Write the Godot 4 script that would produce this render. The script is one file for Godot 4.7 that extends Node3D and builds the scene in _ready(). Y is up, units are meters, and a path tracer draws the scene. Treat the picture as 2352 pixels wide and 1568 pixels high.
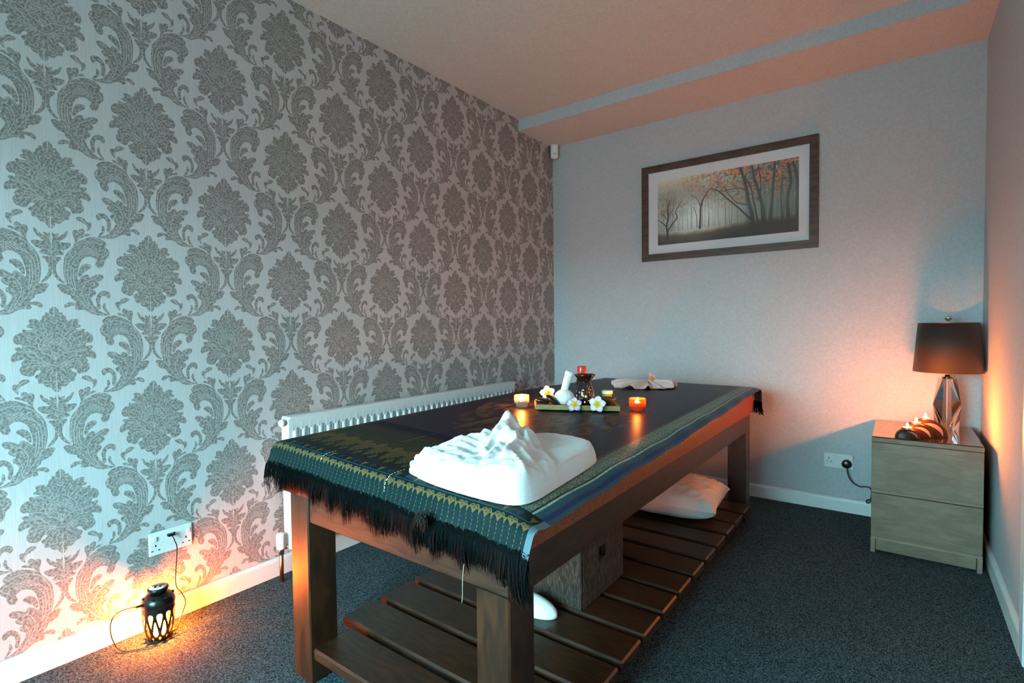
extends Node3D
# A massage room: wallpapered wall on the left (x = 0), picture wall at the back (z = 0), right wall at x = 2.555.

const WALL_W := 2.555
const CEIL := 2.5785
const DROP := 2.5008
const DROP_Z := 0.459
const ROOM_Z := 4.6

var used := {}
var rng := RandomNumberGenerator.new()
var M := {}

func _ready() -> void:
	rng.seed = 7
	# ---- camera
	var cam := Camera3D.new()
	cam.name = "camera"
	var yaw := deg_to_rad(36.7127)
	var pitch := deg_to_rad(-1.8198)
	var roll := deg_to_rad(-0.632)
	var fwd := Vector3(-sin(yaw) * cos(pitch), sin(pitch), -cos(yaw) * cos(pitch))
	var right := fwd.cross(Vector3.UP).normalized()
	var up := right.cross(fwd)
	var r2 := right * cos(roll) + up * sin(roll)
	var u2 := -right * sin(roll) + up * cos(roll)
	cam.transform = Transform3D(Basis(r2, u2, -fwd), Vector3(2.2178, 1.1025, 3.5411))
	cam.fov = rad_to_deg(2.0 * atan(784.0 / 1194.67))
	cam.near = 0.02
	add_child(cam)
	cam.current = true
	# ---- sky and exposure
	var env := Environment.new()
	env.background_mode = Environment.BG_SKY
	var sm := ProceduralSkyMaterial.new()
	sm.sky_top_color = SKY_COLOR
	sm.sky_horizon_color = SKY_COLOR
	sm.ground_horizon_color = SKY_COLOR.darkened(0.35)
	sm.ground_bottom_color = SKY_COLOR.darkened(0.45)
	sm.energy_multiplier = SKY_ENERGY
	var sky := Sky.new()
	sky.sky_material = sm
	env.sky = sky
	env.ambient_light_source = Environment.AMBIENT_SOURCE_DISABLED
	env.tonemap_mode = Environment.TONE_MAPPER_LINEAR
	env.tonemap_exposure = EXPOSURE
	env.sdfgi_enabled = true
	env.ssao_enabled = true
	env.ssil_enabled = true
	var we := WorldEnvironment.new()
	we.name = "environment"
	we.environment = env
	add_child(we)
	build_materials()
	build_room()
	build_radiator()
	build_table()
	build_mattress()
	build_cloth()
	build_under_table()
	build_chest()
	build_lamp()
	build_shell_holders()
	build_picture()
	build_sockets()
	build_lantern()
	build_towel()
	build_tray_things()
	build_back_napkin()

const SKY_COLOR := Color(0.68, 0.955, 1.0)
const SKY_ENERGY := 46.0
const EXPOSURE := 1.08
const CANDLE := Color(1.0, 0.52, 0.20)

# ------------------------------------------------------------------ naming
func numbered(n: String) -> String:
	if not used.has(n):
		used[n] = 0
		return n
	used[n] += 1
	return "%s_%03d" % [n, used[n]]

func thing(called: String, label: String, category: String, at := Vector3.ZERO, group := "") -> Node3D:
	var o := Node3D.new()
	o.name = numbered(called)
	add_child(o)
	o.position = at
	tag(o, label, category, group)
	return o

func tag(o: Node3D, label: String, category: String, group := "") -> void:
	o.set_meta("label", label)
	o.set_meta("category", category)
	if group != "":
		o.set_meta("group", group)

func part(called: String, st: SurfaceTool, m: Material, parent: Node3D, flat := false) -> MeshInstance3D:
	var o := MeshInstance3D.new()
	o.name = called
	st.generate_normals()
	o.mesh = st.commit()
	o.material_override = m
	o.cast_shadow = GeometryInstance3D.SHADOW_CASTING_SETTING_ON
	parent.add_child(o, true)
	return o

func single(called: String, st: SurfaceTool, m: Material, label: String, category: String, at := Vector3.ZERO, group := "") -> MeshInstance3D:
	var o := part(numbered(called), st, m, self)
	o.position = at
	tag(o, label, category, group)
	return o

func struct(called: String, st: SurfaceTool, m: Material, label: String, category: String) -> MeshInstance3D:
	var o := part(called, st, m, self)
	tag(o, label, category)
	o.set_meta("kind", "structure")
	return o

func omni(parent: Node3D, at: Vector3, energy: float, color: Color, size: float) -> void:
	var l := OmniLight3D.new()
	l.name = "glow_light"
	l.position = at
	l.light_energy = energy
	l.light_color = color
	l.light_size = size
	l.omni_range = 8.0
	l.omni_attenuation = 2.0
	l.shadow_enabled = true
	parent.add_child(l, true)

# ------------------------------------------------------------------ mesh helpers (corners given counter-clockwise as seen from outside)
func mb(smooth := false) -> SurfaceTool:
	var st := SurfaceTool.new()
	st.begin(Mesh.PRIMITIVE_TRIANGLES)
	st.set_smooth_group(0 if smooth else -1)
	return st

func tri(st: SurfaceTool, a: Vector3, b: Vector3, c: Vector3) -> void:
	st.add_vertex(a)
	st.add_vertex(c)
	st.add_vertex(b)

func quad(st: SurfaceTool, a: Vector3, b: Vector3, c: Vector3, d: Vector3) -> void:
	tri(st, a, b, c)
	tri(st, a, c, d)

func trit(st: SurfaceTool, x: Transform3D, a: Vector3, b: Vector3, c: Vector3) -> void:
	tri(st, x * a, x * b, x * c)

# box with chamfered edges
func box(st: SurfaceTool, lo: Vector3, hi: Vector3, bev := 0.003, x := Transform3D.IDENTITY) -> void:
	st.set_smooth_group(-1)
	var c := (lo + hi) / 2.0
	var h := (hi - lo) / 2.0
	var b: float = minf(bev, minf(h.x, minf(h.y, h.z)) * 0.9)
	var ax := [Vector3.RIGHT, Vector3.UP, Vector3.BACK]
	for i in 3:
		var j := (i + 1) % 3
		var k := (i + 2) % 3
		for s in [-1.0, 1.0]:
			var n: Vector3 = ax[i] * s * h[i]
			var u: Vector3 = ax[j] * (h[j] - b)
			var v: Vector3 = ax[k] * (h[k] - b) * s
			quad(st, x * (c + n - u - v), x * (c + n + u - v), x * (c + n + u + v), x * (c + n - u + v))
	if b < 0.00005:
		return
	for i in 3:
		var j := (i + 1) % 3
		var k := (i + 2) % 3
		for sj in [-1.0, 1.0]:
			for sk in [-1.0, 1.0]:
				var e: Vector3 = ax[i] * (h[i] - b)
				var p: Vector3 = ax[j] * sj * h[j] + ax[k] * sk * (h[k] - b)
				var q: Vector3 = ax[j] * sj * (h[j] - b) + ax[k] * sk * h[k]
				if sj * sk > 0:
					quad(st, x * (c + p - e), x * (c + p + e), x * (c + q + e), x * (c + q - e))
				else:
					quad(st, x * (c + p + e), x * (c + p - e), x * (c + q - e), x * (c + q + e))
	for sx in [-1.0, 1.0]:
		for sy in [-1.0, 1.0]:
			for sz in [-1.0, 1.0]:
				var p1 := c + Vector3(sx * h.x, sy * (h.y - b), sz * (h.z - b))
				var p2 := c + Vector3(sx * (h.x - b), sy * h.y, sz * (h.z - b))
				var p3 := c + Vector3(sx * (h.x - b), sy * (h.y - b), sz * h.z)
				if sx * sy * sz > 0:
					tri(st, x * p1, x * p2, x * p3)
				else:
					tri(st, x * p1, x * p3, x * p2)

# profile: points (radius, height) from the bottom outside up; normals outwards
func lathe(st: SurfaceTool, prof: Array, seg := 32, x := Transform3D.IDENTITY, wave := 0.0, waves := 0) -> void:
	st.set_smooth_group(0)
	for i in prof.size() - 1:
		var a: Vector2 = prof[i]
		var b: Vector2 = prof[i + 1]
		for k in seg:
			var t0 := TAU * k / seg
			var t1 := TAU * (k + 1) / seg
			var w0 := 1.0 + wave * cos(t0 * waves)
			var w1 := 1.0 + wave * cos(t1 * waves)
			var p0 := x * Vector3(a.x * w0 * cos(t0), a.y, -a.x * w0 * sin(t0))
			var p1 := x * Vector3(a.x * w1 * cos(t1), a.y, -a.x * w1 * sin(t1))
			var q0 := x * Vector3(b.x * w0 * cos(t0), b.y, -b.x * w0 * sin(t0))
			var q1 := x * Vector3(b.x * w1 * cos(t1), b.y, -b.x * w1 * sin(t1))
			if a.x > 1e-5:
				tri(st, p0, p1, q1)
			if b.x > 1e-5:
				tri(st, p0, q1, q0)

func tube(st: SurfaceTool, pts: Array, r: float, seg := 8, x := Transform3D.IDENTITY) -> void:
	st.set_smooth_group(0)
	var prev := []
	var n := Vector3.ZERO
	for i in pts.size():
		var d: Vector3 = (pts[mini(i + 1, pts.size() - 1)] - pts[maxi(i - 1, 0)]).normalized()
		if i == 0:
			n = d.cross(Vector3.UP if absf(d.y) < 0.9 else Vector3.RIGHT).normalized()
		else:
			n = (n - d * n.dot(d)).normalized()
		var b := d.cross(n)
		var ring := []
		for k in seg:
			var t := TAU * k / seg
			ring.append(x * (pts[i] + (n * cos(t) + b * sin(t)) * r))
		if i > 0:
			for k in seg:
				var k2 := (k + 1) % seg
				quad(st, prev[k], prev[k2], ring[k2], ring[k])
		if i == 0:
			for k in range(1, seg - 1):
				tri(st, ring[0], ring[k + 1], ring[k])
		if i == pts.size() - 1:
			for k in range(1, seg - 1):
				tri(st, ring[0], ring[k], ring[k + 1])
		prev = ring

func curve(ctrl: Array, steps := 6) -> Array:
	var out := []
	for i in ctrl.size() - 1:
		var a: Vector3 = ctrl[maxi(i - 1, 0)]
		var b: Vector3 = ctrl[i]
		var c: Vector3 = ctrl[i + 1]
		var d: Vector3 = ctrl[mini(i + 2, ctrl.size() - 1)]
		for k in steps:
			out.append(b.cubic_interpolate(c, a, d, float(k) / steps))
	out.append(ctrl[-1])
	return out

# grid of points g[j][i], outside face up when i runs right and j runs away
func sheet(st: SurfaceTool, g: Array, uv: Array = []) -> void:
	for j in g.size() - 1:
		for i in g[j].size() - 1:
			var idx := [[j, i], [j, i + 1], [j + 1, i + 1], [j, i], [j + 1, i + 1], [j + 1, i]]
			for o in [0, 2, 1, 3, 5, 4]:
				var q: Array = idx[o]
				if uv.size():
					st.set_uv(uv[q[0]][q[1]])
				st.add_vertex(g[q[0]][q[1]])

func blob(st: SurfaceTool, c: Vector3, r: Vector3, basis := Basis.IDENTITY, e := 1.0, nu := 20, nv := 12, noise: FastNoiseLite = null, amp := 0.0) -> void:
	st.set_smooth_group(0)
	var g := []
	for j in nv + 1:
		var row := []
		var a := PI * (float(j) / nv - 0.5)
		for i in nu + 1:
			var t := TAU * float(i % nu) / nu
			var d := Vector3(spow(cos(a), e) * spow(cos(t), e), spow(sin(a), e), -spow(cos(a), e) * spow(sin(t), e))
			var p := basis * (d * r)
			if noise:
				p += (basis * d).normalized() * amp * noise.get_noise_3dv((c + p) * 100.0)
			row.append(c + p)
		g.append(row)
	for j in nv:
		for i in nu:
			if j > 0:
				tri(st, g[j][i], g[j][i + 1], g[j + 1][i + 1])
			if j < nv - 1:
				tri(st, g[j][i], g[j + 1][i + 1], g[j + 1][i])
			elif j == nv - 1:
				tri(st, g[j][i], g[j][i + 1], g[nv][i])

func spow(v: float, e: float) -> float:
	return signf(v) * pow(absf(v), e)

# ------------------------------------------------------------------ materials
func mat(c: Color, rough := 0.6, metal := 0.0, spec := 0.5) -> StandardMaterial3D:
	var m := StandardMaterial3D.new()
	m.albedo_color = c
	m.roughness = rough
	m.metallic = metal
	m.metallic_specular = spec
	return m

func glass(c: Color, alpha: float) -> StandardMaterial3D:
	var m := mat(c, 0.03)
	m.transparency = BaseMaterial3D.TRANSPARENCY_ALPHA
	m.albedo_color = Color(c.r, c.g, c.b, alpha)
	return m

func solid_glass(c: Color) -> StandardMaterial3D:
	var m := mat(c, 0.0)
	m.albedo_color = Color(c.r, c.g, c.b, 0.0)
	m.refraction_enabled = true
	m.refraction_scale = 0.05
	return m

func glow(c: Color, e: float) -> StandardMaterial3D:
	var m := mat(Color(0.2, 0.15, 0.1), 0.6)
	m.emission_enabled = true
	m.emission = c
	m.emission_energy_multiplier = e
	return m

func noise(seed_: int, freq: float, octaves := 3) -> FastNoiseLite:
	var n := FastNoiseLite.new()
	n.seed = seed_
	n.noise_type = FastNoiseLite.TYPE_SIMPLEX_SMOOTH
	n.frequency = freq
	n.fractal_octaves = octaves
	return n

func tex(bytes: PackedByteArray, w: int, h: int, rgb := true) -> ImageTexture:
	return ImageTexture.create_from_image(Image.create_from_data(w, h, false, Image.FORMAT_RGB8 if rgb else Image.FORMAT_L8, bytes))

func triplanar(m: StandardMaterial3D, sc: float) -> StandardMaterial3D:
	m.uv1_triplanar = true
	m.uv1_world_triplanar = true
	m.uv1_scale = Vector3.ONE * sc
	m.uv1_triplanar_sharpness = 8.0
	return m

# wood grain running along u (or along v when turned); mirrored so that it repeats without a seam
func wood_tex(seed_: int, dark: Color, light: Color, turned: bool, fine: float, rings: float) -> ImageTexture:
	var w := 384
	var h := 384
	var n1 := noise(seed_, 0.010, 2)
	var n2 := noise(seed_ + 1, 0.05, 3)
	var b := PackedByteArray()
	b.resize(w * h * 3)
	for y in h:
		var my := y if y < h / 2 else h - 1 - y
		for x in w:
			var mx := x if x < w / 2 else w - 1 - x
			var along := mx if not turned else my
			var across := my if not turned else mx
			var ring := n1.get_noise_2d(along * 0.55, across * 2.2) * rings
			var g := 0.5 + 0.32 * sin(ring * TAU) + fine * n2.get_noise_2d(along * 0.35, across * 7.0)
			g = clampf(g, 0.0, 1.0)
			var c := dark.lerp(light, g)
			var o := (y * w + x) * 3
			b[o] = int(c.r * 255.0)
			b[o + 1] = int(c.g * 255.0)
			b[o + 2] = int(c.b * 255.0)
	return tex(b, w, h)

func speckle_tex(seed_: int, w: int, dark: Color, light: Color, blur: int, power: float) -> ImageTexture:
	var r := RandomNumberGenerator.new()
	r.seed = seed_
	var v := PackedFloat32Array()
	v.resize(w * w)
	for i in w * w:
		v[i] = pow(r.randf(), power)
	for k in blur:
		var o := PackedFloat32Array()
		o.resize(w * w)
		for y in w:
			var y1 := ((y + 1) % w) * w
			for x in w:
				o[y * w + x] = (v[y * w + x] * 2.0 + v[y * w + (x + 1) % w] + v[y1 + x]) / 4.0
		v = o
	var b := PackedByteArray()
	b.resize(w * w * 3)
	for i in w * w:
		var c := dark.lerp(light, clampf((v[i] - 0.5 / power) * (1.0 + blur) + 0.5, 0.0, 1.0))
		b[i * 3] = int(c.r * 255.0)
		b[i * 3 + 1] = int(c.g * 255.0)
		b[i * 3 + 2] = int(c.b * 255.0)
	return tex(b, w, w)

func build_materials() -> void:
	M.wall = mat(Color(0.74, 0.74, 0.75), 0.9, 0.0, 0.3)
	var plaster := speckle_tex(3, 128, Color(0.95, 0.95, 0.95), Color(1, 1, 1), 2, 1.0)
	M.wall.albedo_texture = plaster
	triplanar(M.wall, 2.2)
	M.ceiling = mat(Color(0.86, 0.79, 0.745), 0.92, 0.0, 0.3)  # warm candlelight is mixed into the ceiling colour
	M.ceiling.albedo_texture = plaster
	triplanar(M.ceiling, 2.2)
	M.white = mat(Color(0.86, 0.86, 0.85), 0.35)
	M.carpet = mat(Color.WHITE, 0.97, 0.0, 0.2)
	M.carpet.albedo_texture = speckle_tex(11, 512, Color(0.035, 0.075, 0.085), Color(0.33, 0.40, 0.425), 1, 1.5)
	M.carpet.heightmap_enabled = true
	M.carpet.heightmap_texture = M.carpet.albedo_texture
	M.carpet.heightmap_scale = 0.35
	triplanar(M.carpet, 1.15)
	M.wood_h = mat(Color.WHITE, 0.42)
	M.wood_h.albedo_texture = wood_tex(21, Color(0.125, 0.064, 0.030), Color(0.265, 0.148, 0.068), false, 0.35, 1.7)
	triplanar(M.wood_h, 1.6)
	M.wood_v = mat(Color.WHITE, 0.38)
	M.wood_v.albedo_texture = wood_tex(25, Color(0.14, 0.070, 0.032), Color(0.285, 0.155, 0.068), true, 0.35, 0.8)
	triplanar(M.wood_v, 1.9)
	M.oak = mat(Color.WHITE, 0.55)
	M.oak.albedo_texture = wood_tex(31, Color(0.40, 0.335, 0.265), Color(0.53, 0.455, 0.375), false, 0.55, 0.25)
	triplanar(M.oak, 2.6)
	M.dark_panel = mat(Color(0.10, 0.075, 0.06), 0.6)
	M.bark = mat(Color.WHITE, 0.85)
	M.bark.albedo_texture = wood_tex(41, Color(0.11, 0.075, 0.06), Color(0.36, 0.29, 0.245), true, 1.1, 2.0)
	M.bark.heightmap_enabled = true
	M.bark.heightmap_texture = M.bark.albedo_texture
	M.bark.heightmap_scale = 1.2
	triplanar(M.bark, 3.4)
	M.black = mat(Color(0.035, 0.035, 0.04), 0.4)
	M.chrome = mat(Color(0.8, 0.8, 0.8), 0.12, 1.0)
	M.copper = mat(Color(0.75, 0.55, 0.42), 0.3, 1.0)
	M.terry = mat(Color(0.93, 0.94, 0.94), 0.95, 0.0, 0.2)
	M.terry.rim_enabled = true
	M.terry.rim = 0.3
	M.terry.heightmap_enabled = true
	M.terry.heightmap_texture = speckle_tex(51, 256, Color(0.2, 0.2, 0.2), Color(1, 1, 1), 1, 1.0)
	M.terry.heightmap_scale = 0.05
	triplanar(M.terry, 4.0)
	M.cotton = mat(Color(0.90, 0.88, 0.86), 0.9, 0.0, 0.2)
	M.flame = glow(Color(1.0, 0.80, 0.45), 30.0)
	M.wax = mat(Color(0.95, 0.9, 0.8), 0.5)
	M.wax.subsurf_scatter_enabled = true
	M.wax.subsurf_scatter_strength = 0.3
	M.tin = mat(Color(0.8, 0.8, 0.8), 0.25, 1.0)

# ------------------------------------------------------------------ the room
func build_room() -> void:
	var st := mb()
	box(st, Vector3(-0.15, -0.12, -0.15), Vector3(WALL_W + 0.15, 0, ROOM_Z + 0.15), 0.0)
	struct("floor", st, M.carpet, "dark slate grey speckled carpet covering the floor", "carpet")
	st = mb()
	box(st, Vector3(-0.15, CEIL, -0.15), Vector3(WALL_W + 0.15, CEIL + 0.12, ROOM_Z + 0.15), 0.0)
	struct("ceiling", st, M.ceiling, "plain ceiling with warm candlelight put into its colour", "ceiling")
	# bulkhead along the back wall: underside with warm light in its colour, grey upright face
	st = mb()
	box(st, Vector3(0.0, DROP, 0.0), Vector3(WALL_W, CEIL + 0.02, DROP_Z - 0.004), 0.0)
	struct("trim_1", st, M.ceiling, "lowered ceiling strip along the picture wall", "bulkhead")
	st = mb()
	box(st, Vector3(0.0, DROP, DROP_Z - 0.004), Vector3(WALL_W, CEIL + 0.02, DROP_Z), 0.0)
	struct("trim_2", st, M.wall, "narrow grey upright face of the lowered ceiling strip", "bulkhead")
	# wallpaper wall
	var wp := mb()
	var u0 := func(z: float) -> float: return (-z + 3.0705) / 0.549
	var v0 := func(y: float) -> float: return (1.18 - y) / 0.535
	var ys := [0.0, CEIL]
	var zs := [-0.1, ROOM_Z]
	for c in [[0, 0], [1, 1], [1, 0], [0, 0], [0, 1], [1, 1]]:
		# seen from +x: z runs left
		var z: float = zs[1 - c[0]]
		var y: float = ys[c[1]]
		wp.set_uv(Vector2(u0.call(z), v0.call(y)))
		wp.set_normal(Vector3.RIGHT)
		wp.add_vertex(Vector3(0, y, z))
	box(wp, Vector3(-0.15, 0, -0.15), Vector3(-0.0005, CEIL + 0.1, ROOM_Z + 0.15), 0.0)
	var wl := struct("wall_left", wp, wallpaper_material(), "wall papered with grey damask medallions on silver", "wall")
	st = mb()
	box(st, Vector3(0, 0, -0.15), Vector3(WALL_W + 0.15, CEIL + 0.1, 0), 0.0)
	struct("wall_back", st, M.wall, "plain grey painted wall behind the massage table", "wall")
	st = mb()
	box(st, Vector3(WALL_W, 0, 0), Vector3(WALL_W + 0.15, CEIL + 0.1, ROOM_Z + 0.15), 0.0)
	struct("wall_right", st, M.wall, "plain grey painted wall beside the bedside chest", "wall")
	# wall behind the viewer with a wide low window that lets the daylight in
	var wx0 := WIN[0]
	var wx1 := WIN[1]
	var wy0 := WIN[2]
	var wy1 := WIN[3]
	st = mb()
	box(st, Vector3(0, 0, ROOM_Z), Vector3(wx0, CEIL + 0.1, ROOM_Z + 0.15), 0.0)
	box(st, Vector3(wx1, 0, ROOM_Z), Vector3(WALL_W, CEIL + 0.1, ROOM_Z + 0.15), 0.0)
	box(st, Vector3(wx0, 0, ROOM_Z), Vector3(wx1, wy0, ROOM_Z + 0.15), 0.0)
	box(st, Vector3(wx0, wy1, ROOM_Z), Vector3(wx1, CEIL + 0.1, ROOM_Z + 0.15), 0.0)
	struct("wall_front", st, M.wall, "grey painted wall with the window behind the viewer", "wall")
	st = mb()
	for b in [[wx0, wy0, wx0 + 0.05, wy1], [wx1 - 0.05, wy0, wx1, wy1], [wx0 + 0.05, wy0, wx1 - 0.05, wy0 + 0.05], [wx0 + 0.05, wy1 - 0.05, wx1 - 0.05, wy1], [(wx0 + wx1) / 2 - 0.02, wy0 + 0.05, (wx0 + wx1) / 2 + 0.02, wy1 - 0.05]]:
		box(st, Vector3(b[0], b[1], ROOM_Z + 0.05), Vector3(b[2], b[3], ROOM_Z + 0.10), 0.003)
	var wn := struct("window_1", st, M.white, "white framed window behind the viewer", "window")
	st = mb()
	box(st, Vector3(wx0 + 0.05, wy0 + 0.05, ROOM_Z + 0.073), Vector3(wx1 - 0.05, wy1 - 0.05, ROOM_Z + 0.077), 0.0)
	part("pane", st, glass(Color(1, 1, 1), 0.02), wn)
	# skirting boards
	st = mb()
	skirting(st, Vector3(0, 0, ROOM_Z), Vector3(0, 0, 0), Vector3.RIGHT)
	struct("baseboard_left", st, M.white, "white skirting board under the damask wallpaper", "skirting")
	st = mb()
	skirting(st, Vector3(0, 0, 0), Vector3(WALL_W, 0, 0), Vector3.BACK)
	struct("baseboard_back", st, M.white, "white skirting board under the picture wall", "skirting")
	st = mb()
	skirting(st, Vector3(WALL_W, 0, 0), Vector3(WALL_W, 0, 1.22), Vector3.LEFT)
	struct("baseboard_right", st, M.white, "white skirting board beside the chest and door frame", "skirting")
	# door frame and door on the right wall
	st = mb()
	box(st, Vector3(WALL_W - 0.016, 0, 1.22), Vector3(WALL_W, 2.06, 1.29), 0.004)
	box(st, Vector3(WALL_W - 0.02, 0, 2.09), Vector3(WALL_W, 2.06, 2.16), 0.004)
	box(st, Vector3(WALL_W - 0.02, 1.99, 1.29), Vector3(WALL_W, 2.06, 2.09), 0.004)
	struct("trim_3", st, M.white, "white door frame at the right edge", "door frame")
	st = mb()
	box(st, Vector3(WALL_W - 0.008, 0.008, 1.293), Vector3(WALL_W, 1.987, 2.087), 0.002)
	var dr := struct("door_1", st, M.white, "white flush door in the right wall", "door")
	st = mb()
	tube(st, [Vector3(WALL_W - 0.01, 1.0, 2.02), Vector3(WALL_W - 0.05, 1.0, 2.02), Vector3(WALL_W - 0.055, 1.0, 2.0), Vector3(WALL_W - 0.055, 1.0, 1.91)], 0.009, 10)
	part("handle", st, M.chrome, dr)

const WIN := [0.48, 1.85, 0.45, 1.75]

func skirting(st: SurfaceTool, a: Vector3, b: Vector3, out: Vector3) -> void:
	var prof := [Vector2(0, 0), Vector2(0.016, 0), Vector2(0.016, 0.066), Vector2(0.0145, 0.071), Vector2(0.009, 0.078), Vector2(0.006, 0.080), Vector2(0.0, 0.080)]
	for i in prof.size() - 1:
		var p: Vector2 = prof[i]
		var q: Vector2 = prof[i + 1]
		quad(st, a + out * p.x + Vector3.UP * p.y, b + out * p.x + Vector3.UP * p.y, b + out * q.x + Vector3.UP * q.y, a + out * q.x + Vector3.UP * q.y)
	for e in [a, b]:
		for i in range(1, prof.size() - 1):
			tri(st, e + out * prof[0].x + Vector3.UP * prof[0].y, e + out * prof[i].x + Vector3.UP * prof[i].y, e + out * prof[i + 1].x + Vector3.UP * prof[i + 1].y)

# ------------------------------------------------------------------ wallpaper print: one repeat of 549 x 535 mm, half drop
func fill_poly(buf: PackedByteArray, w: int, h: int, p: PackedVector2Array, val: int) -> PackedByteArray:
	var y0 := 1e9
	var y1 := -1e9
	var x0 := 1e9
	var x1 := -1e9
	for q in p:
		y0 = minf(y0, q.y)
		y1 = maxf(y1, q.y)
		x0 = minf(x0, q.x)
		x1 = maxf(x1, q.x)
	if x1 < 0 or x0 >= w:
		return buf
	for y in range(maxi(0, int(ceil(y0 - 0.5))), mini(h - 1, int(floor(y1))) + 1):
		var xs := []
		var yc := y + 0.5
		for i in p.size():
			var a := p[i]
			var b := p[(i + 1) % p.size()]
			if (a.y <= yc) != (b.y <= yc):
				xs.append(a.x + (yc - a.y) / (b.y - a.y) * (b.x - a.x))
		xs.sort()
		for k in range(0, xs.size() - 1, 2):
			for x in range(maxi(0, int(ceil(xs[k] - 0.5))), mini(w - 1, int(floor(xs[k + 1] - 0.5))) + 1):
				buf[y * w + x] = val
	return buf

func line_poly(a: Vector2, b: Vector2, w0: float, w1: float) -> PackedVector2Array:
	var n := (b - a).normalized().orthogonal()
	return PackedVector2Array([a + n * w0, b + n * w1, b - n * w1, a - n * w0])

func round_poly(src: Array, sx: float, sc: float, off: Vector2) -> PackedVector2Array:
	# corner cutting makes the traced outline flow
	var p := PackedVector2Array()
	for i in range(0, src.size(), 2):
		p.append(Vector2(src[i] * sx, src[i + 1]) * sc + off)
	var o := PackedVector2Array()
	for i in p.size():
		var a := p[i]
		var b := p[(i + 1) % p.size()]
		o.append(a.lerp(b, 0.25))
		o.append(a.lerp(b, 0.75))
	return o

func wallpaper_material() -> StandardMaterial3D:
	var w := 1024
	var h := 998
	var sc := 1024.0 / 1098.0
	var buf := PackedByteArray()
	buf.resize(w * h)
	var offs := []
	for cell in [Vector2(0, 0), Vector2(512, 499), Vector2(512, -499)]:
		for i in [-1, 0, 1]:
			for j in [-1, 0, 1]:
				var o: Vector2 = cell + Vector2(i * w, j * h)
				if not offs.has(o):
					offs.append(o)
	for o in offs:
		if o.x < -330 or o.x > w + 330 or o.y < -1080 or o.y > h:
			continue
		for sx in [-1.0, 1.0]:
			for p in WP_POLYS:
				buf = fill_poly(buf, w, h, round_poly(p, sx, sc, o), 1)
			for p in WP_LATTICE:
				var lp := round_poly(p, sx, sc, o)
				buf = fill_poly(buf, w, h, lp, 3)
				var r := Rect2(lp[0], Vector2.ZERO)
				for q in lp:
					r = r.expand(q)
			for v in WP_VEINS:
				for i in range(0, v.size() - 3, 2):
					var a: Vector2 = Vector2(v[i] * sx, v[i + 1]) * sc + o
					var b: Vector2 = Vector2(v[i + 2] * sx, v[i + 3]) * sc + o
					buf = fill_poly(buf, w, h, line_poly(a, b, 2.4, 1.9), 2)
	var nm := noise(5, 0.055, 3)
	var ns := noise(6, 0.03, 2)
	var col := PackedByteArray()
	col.resize(w * h * 3)
	var hgt := PackedByteArray()
	hgt.resize(w * h)
	var rr := RandomNumberGenerator.new()
	rr.seed = 77
	var ground := WP_GROUND
	var motif := WP_MOTIF
	for y in h:
		for x in w:
			var i := y * w + x
			var k := buf[i]
			var f := nm.get_noise_2d(x, y)
			var s := ns.get_noise_2d(x * 6.0, y * 0.12)
			var c: Color
			var ht := 0.0
			if k == 3:
				# trellis: dark strands over the ground
				var lu := fposmod((x + y * 1.2) * 0.058, 1.0)
				var lv := fposmod((x - y * 1.2) * 0.058, 1.0)
				k = 1 if lu < 0.34 or lv < 0.34 else 2
			if k == 0:
				c = ground * (1.0 + 0.06 * s + 0.02 * (rr.randf() - 0.5))
				ht = 0.30 + 0.10 * s
			elif k == 1:
				c = motif * (1.0 + 0.42 * f + 0.10 * (rr.randf() - 0.5))
				ht = 0.62 + 0.28 * f
			else:
				c = motif.lerp(ground, 0.66)
				ht = 1.0
			col[i * 3] = clampi(int(c.r * 255.0), 0, 255)
			col[i * 3 + 1] = clampi(int(c.g * 255.0), 0, 255)
			col[i * 3 + 2] = clampi(int(c.b * 255.0), 0, 255)
			hgt[i] = clampi(int(ht * 255.0), 0, 255)
	var m := mat(Color.WHITE, 0.55)
	m.albedo_texture = tex(col, w, h)
	m.heightmap_enabled = true
	m.heightmap_texture = tex(hgt, w, h, false)
	m.heightmap_scale = 0.10
	return m

const WP_GROUND := Color(0.735, 0.715, 0.715)
const WP_MOTIF := Color(0.52, 0.50, 0.485)

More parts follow.
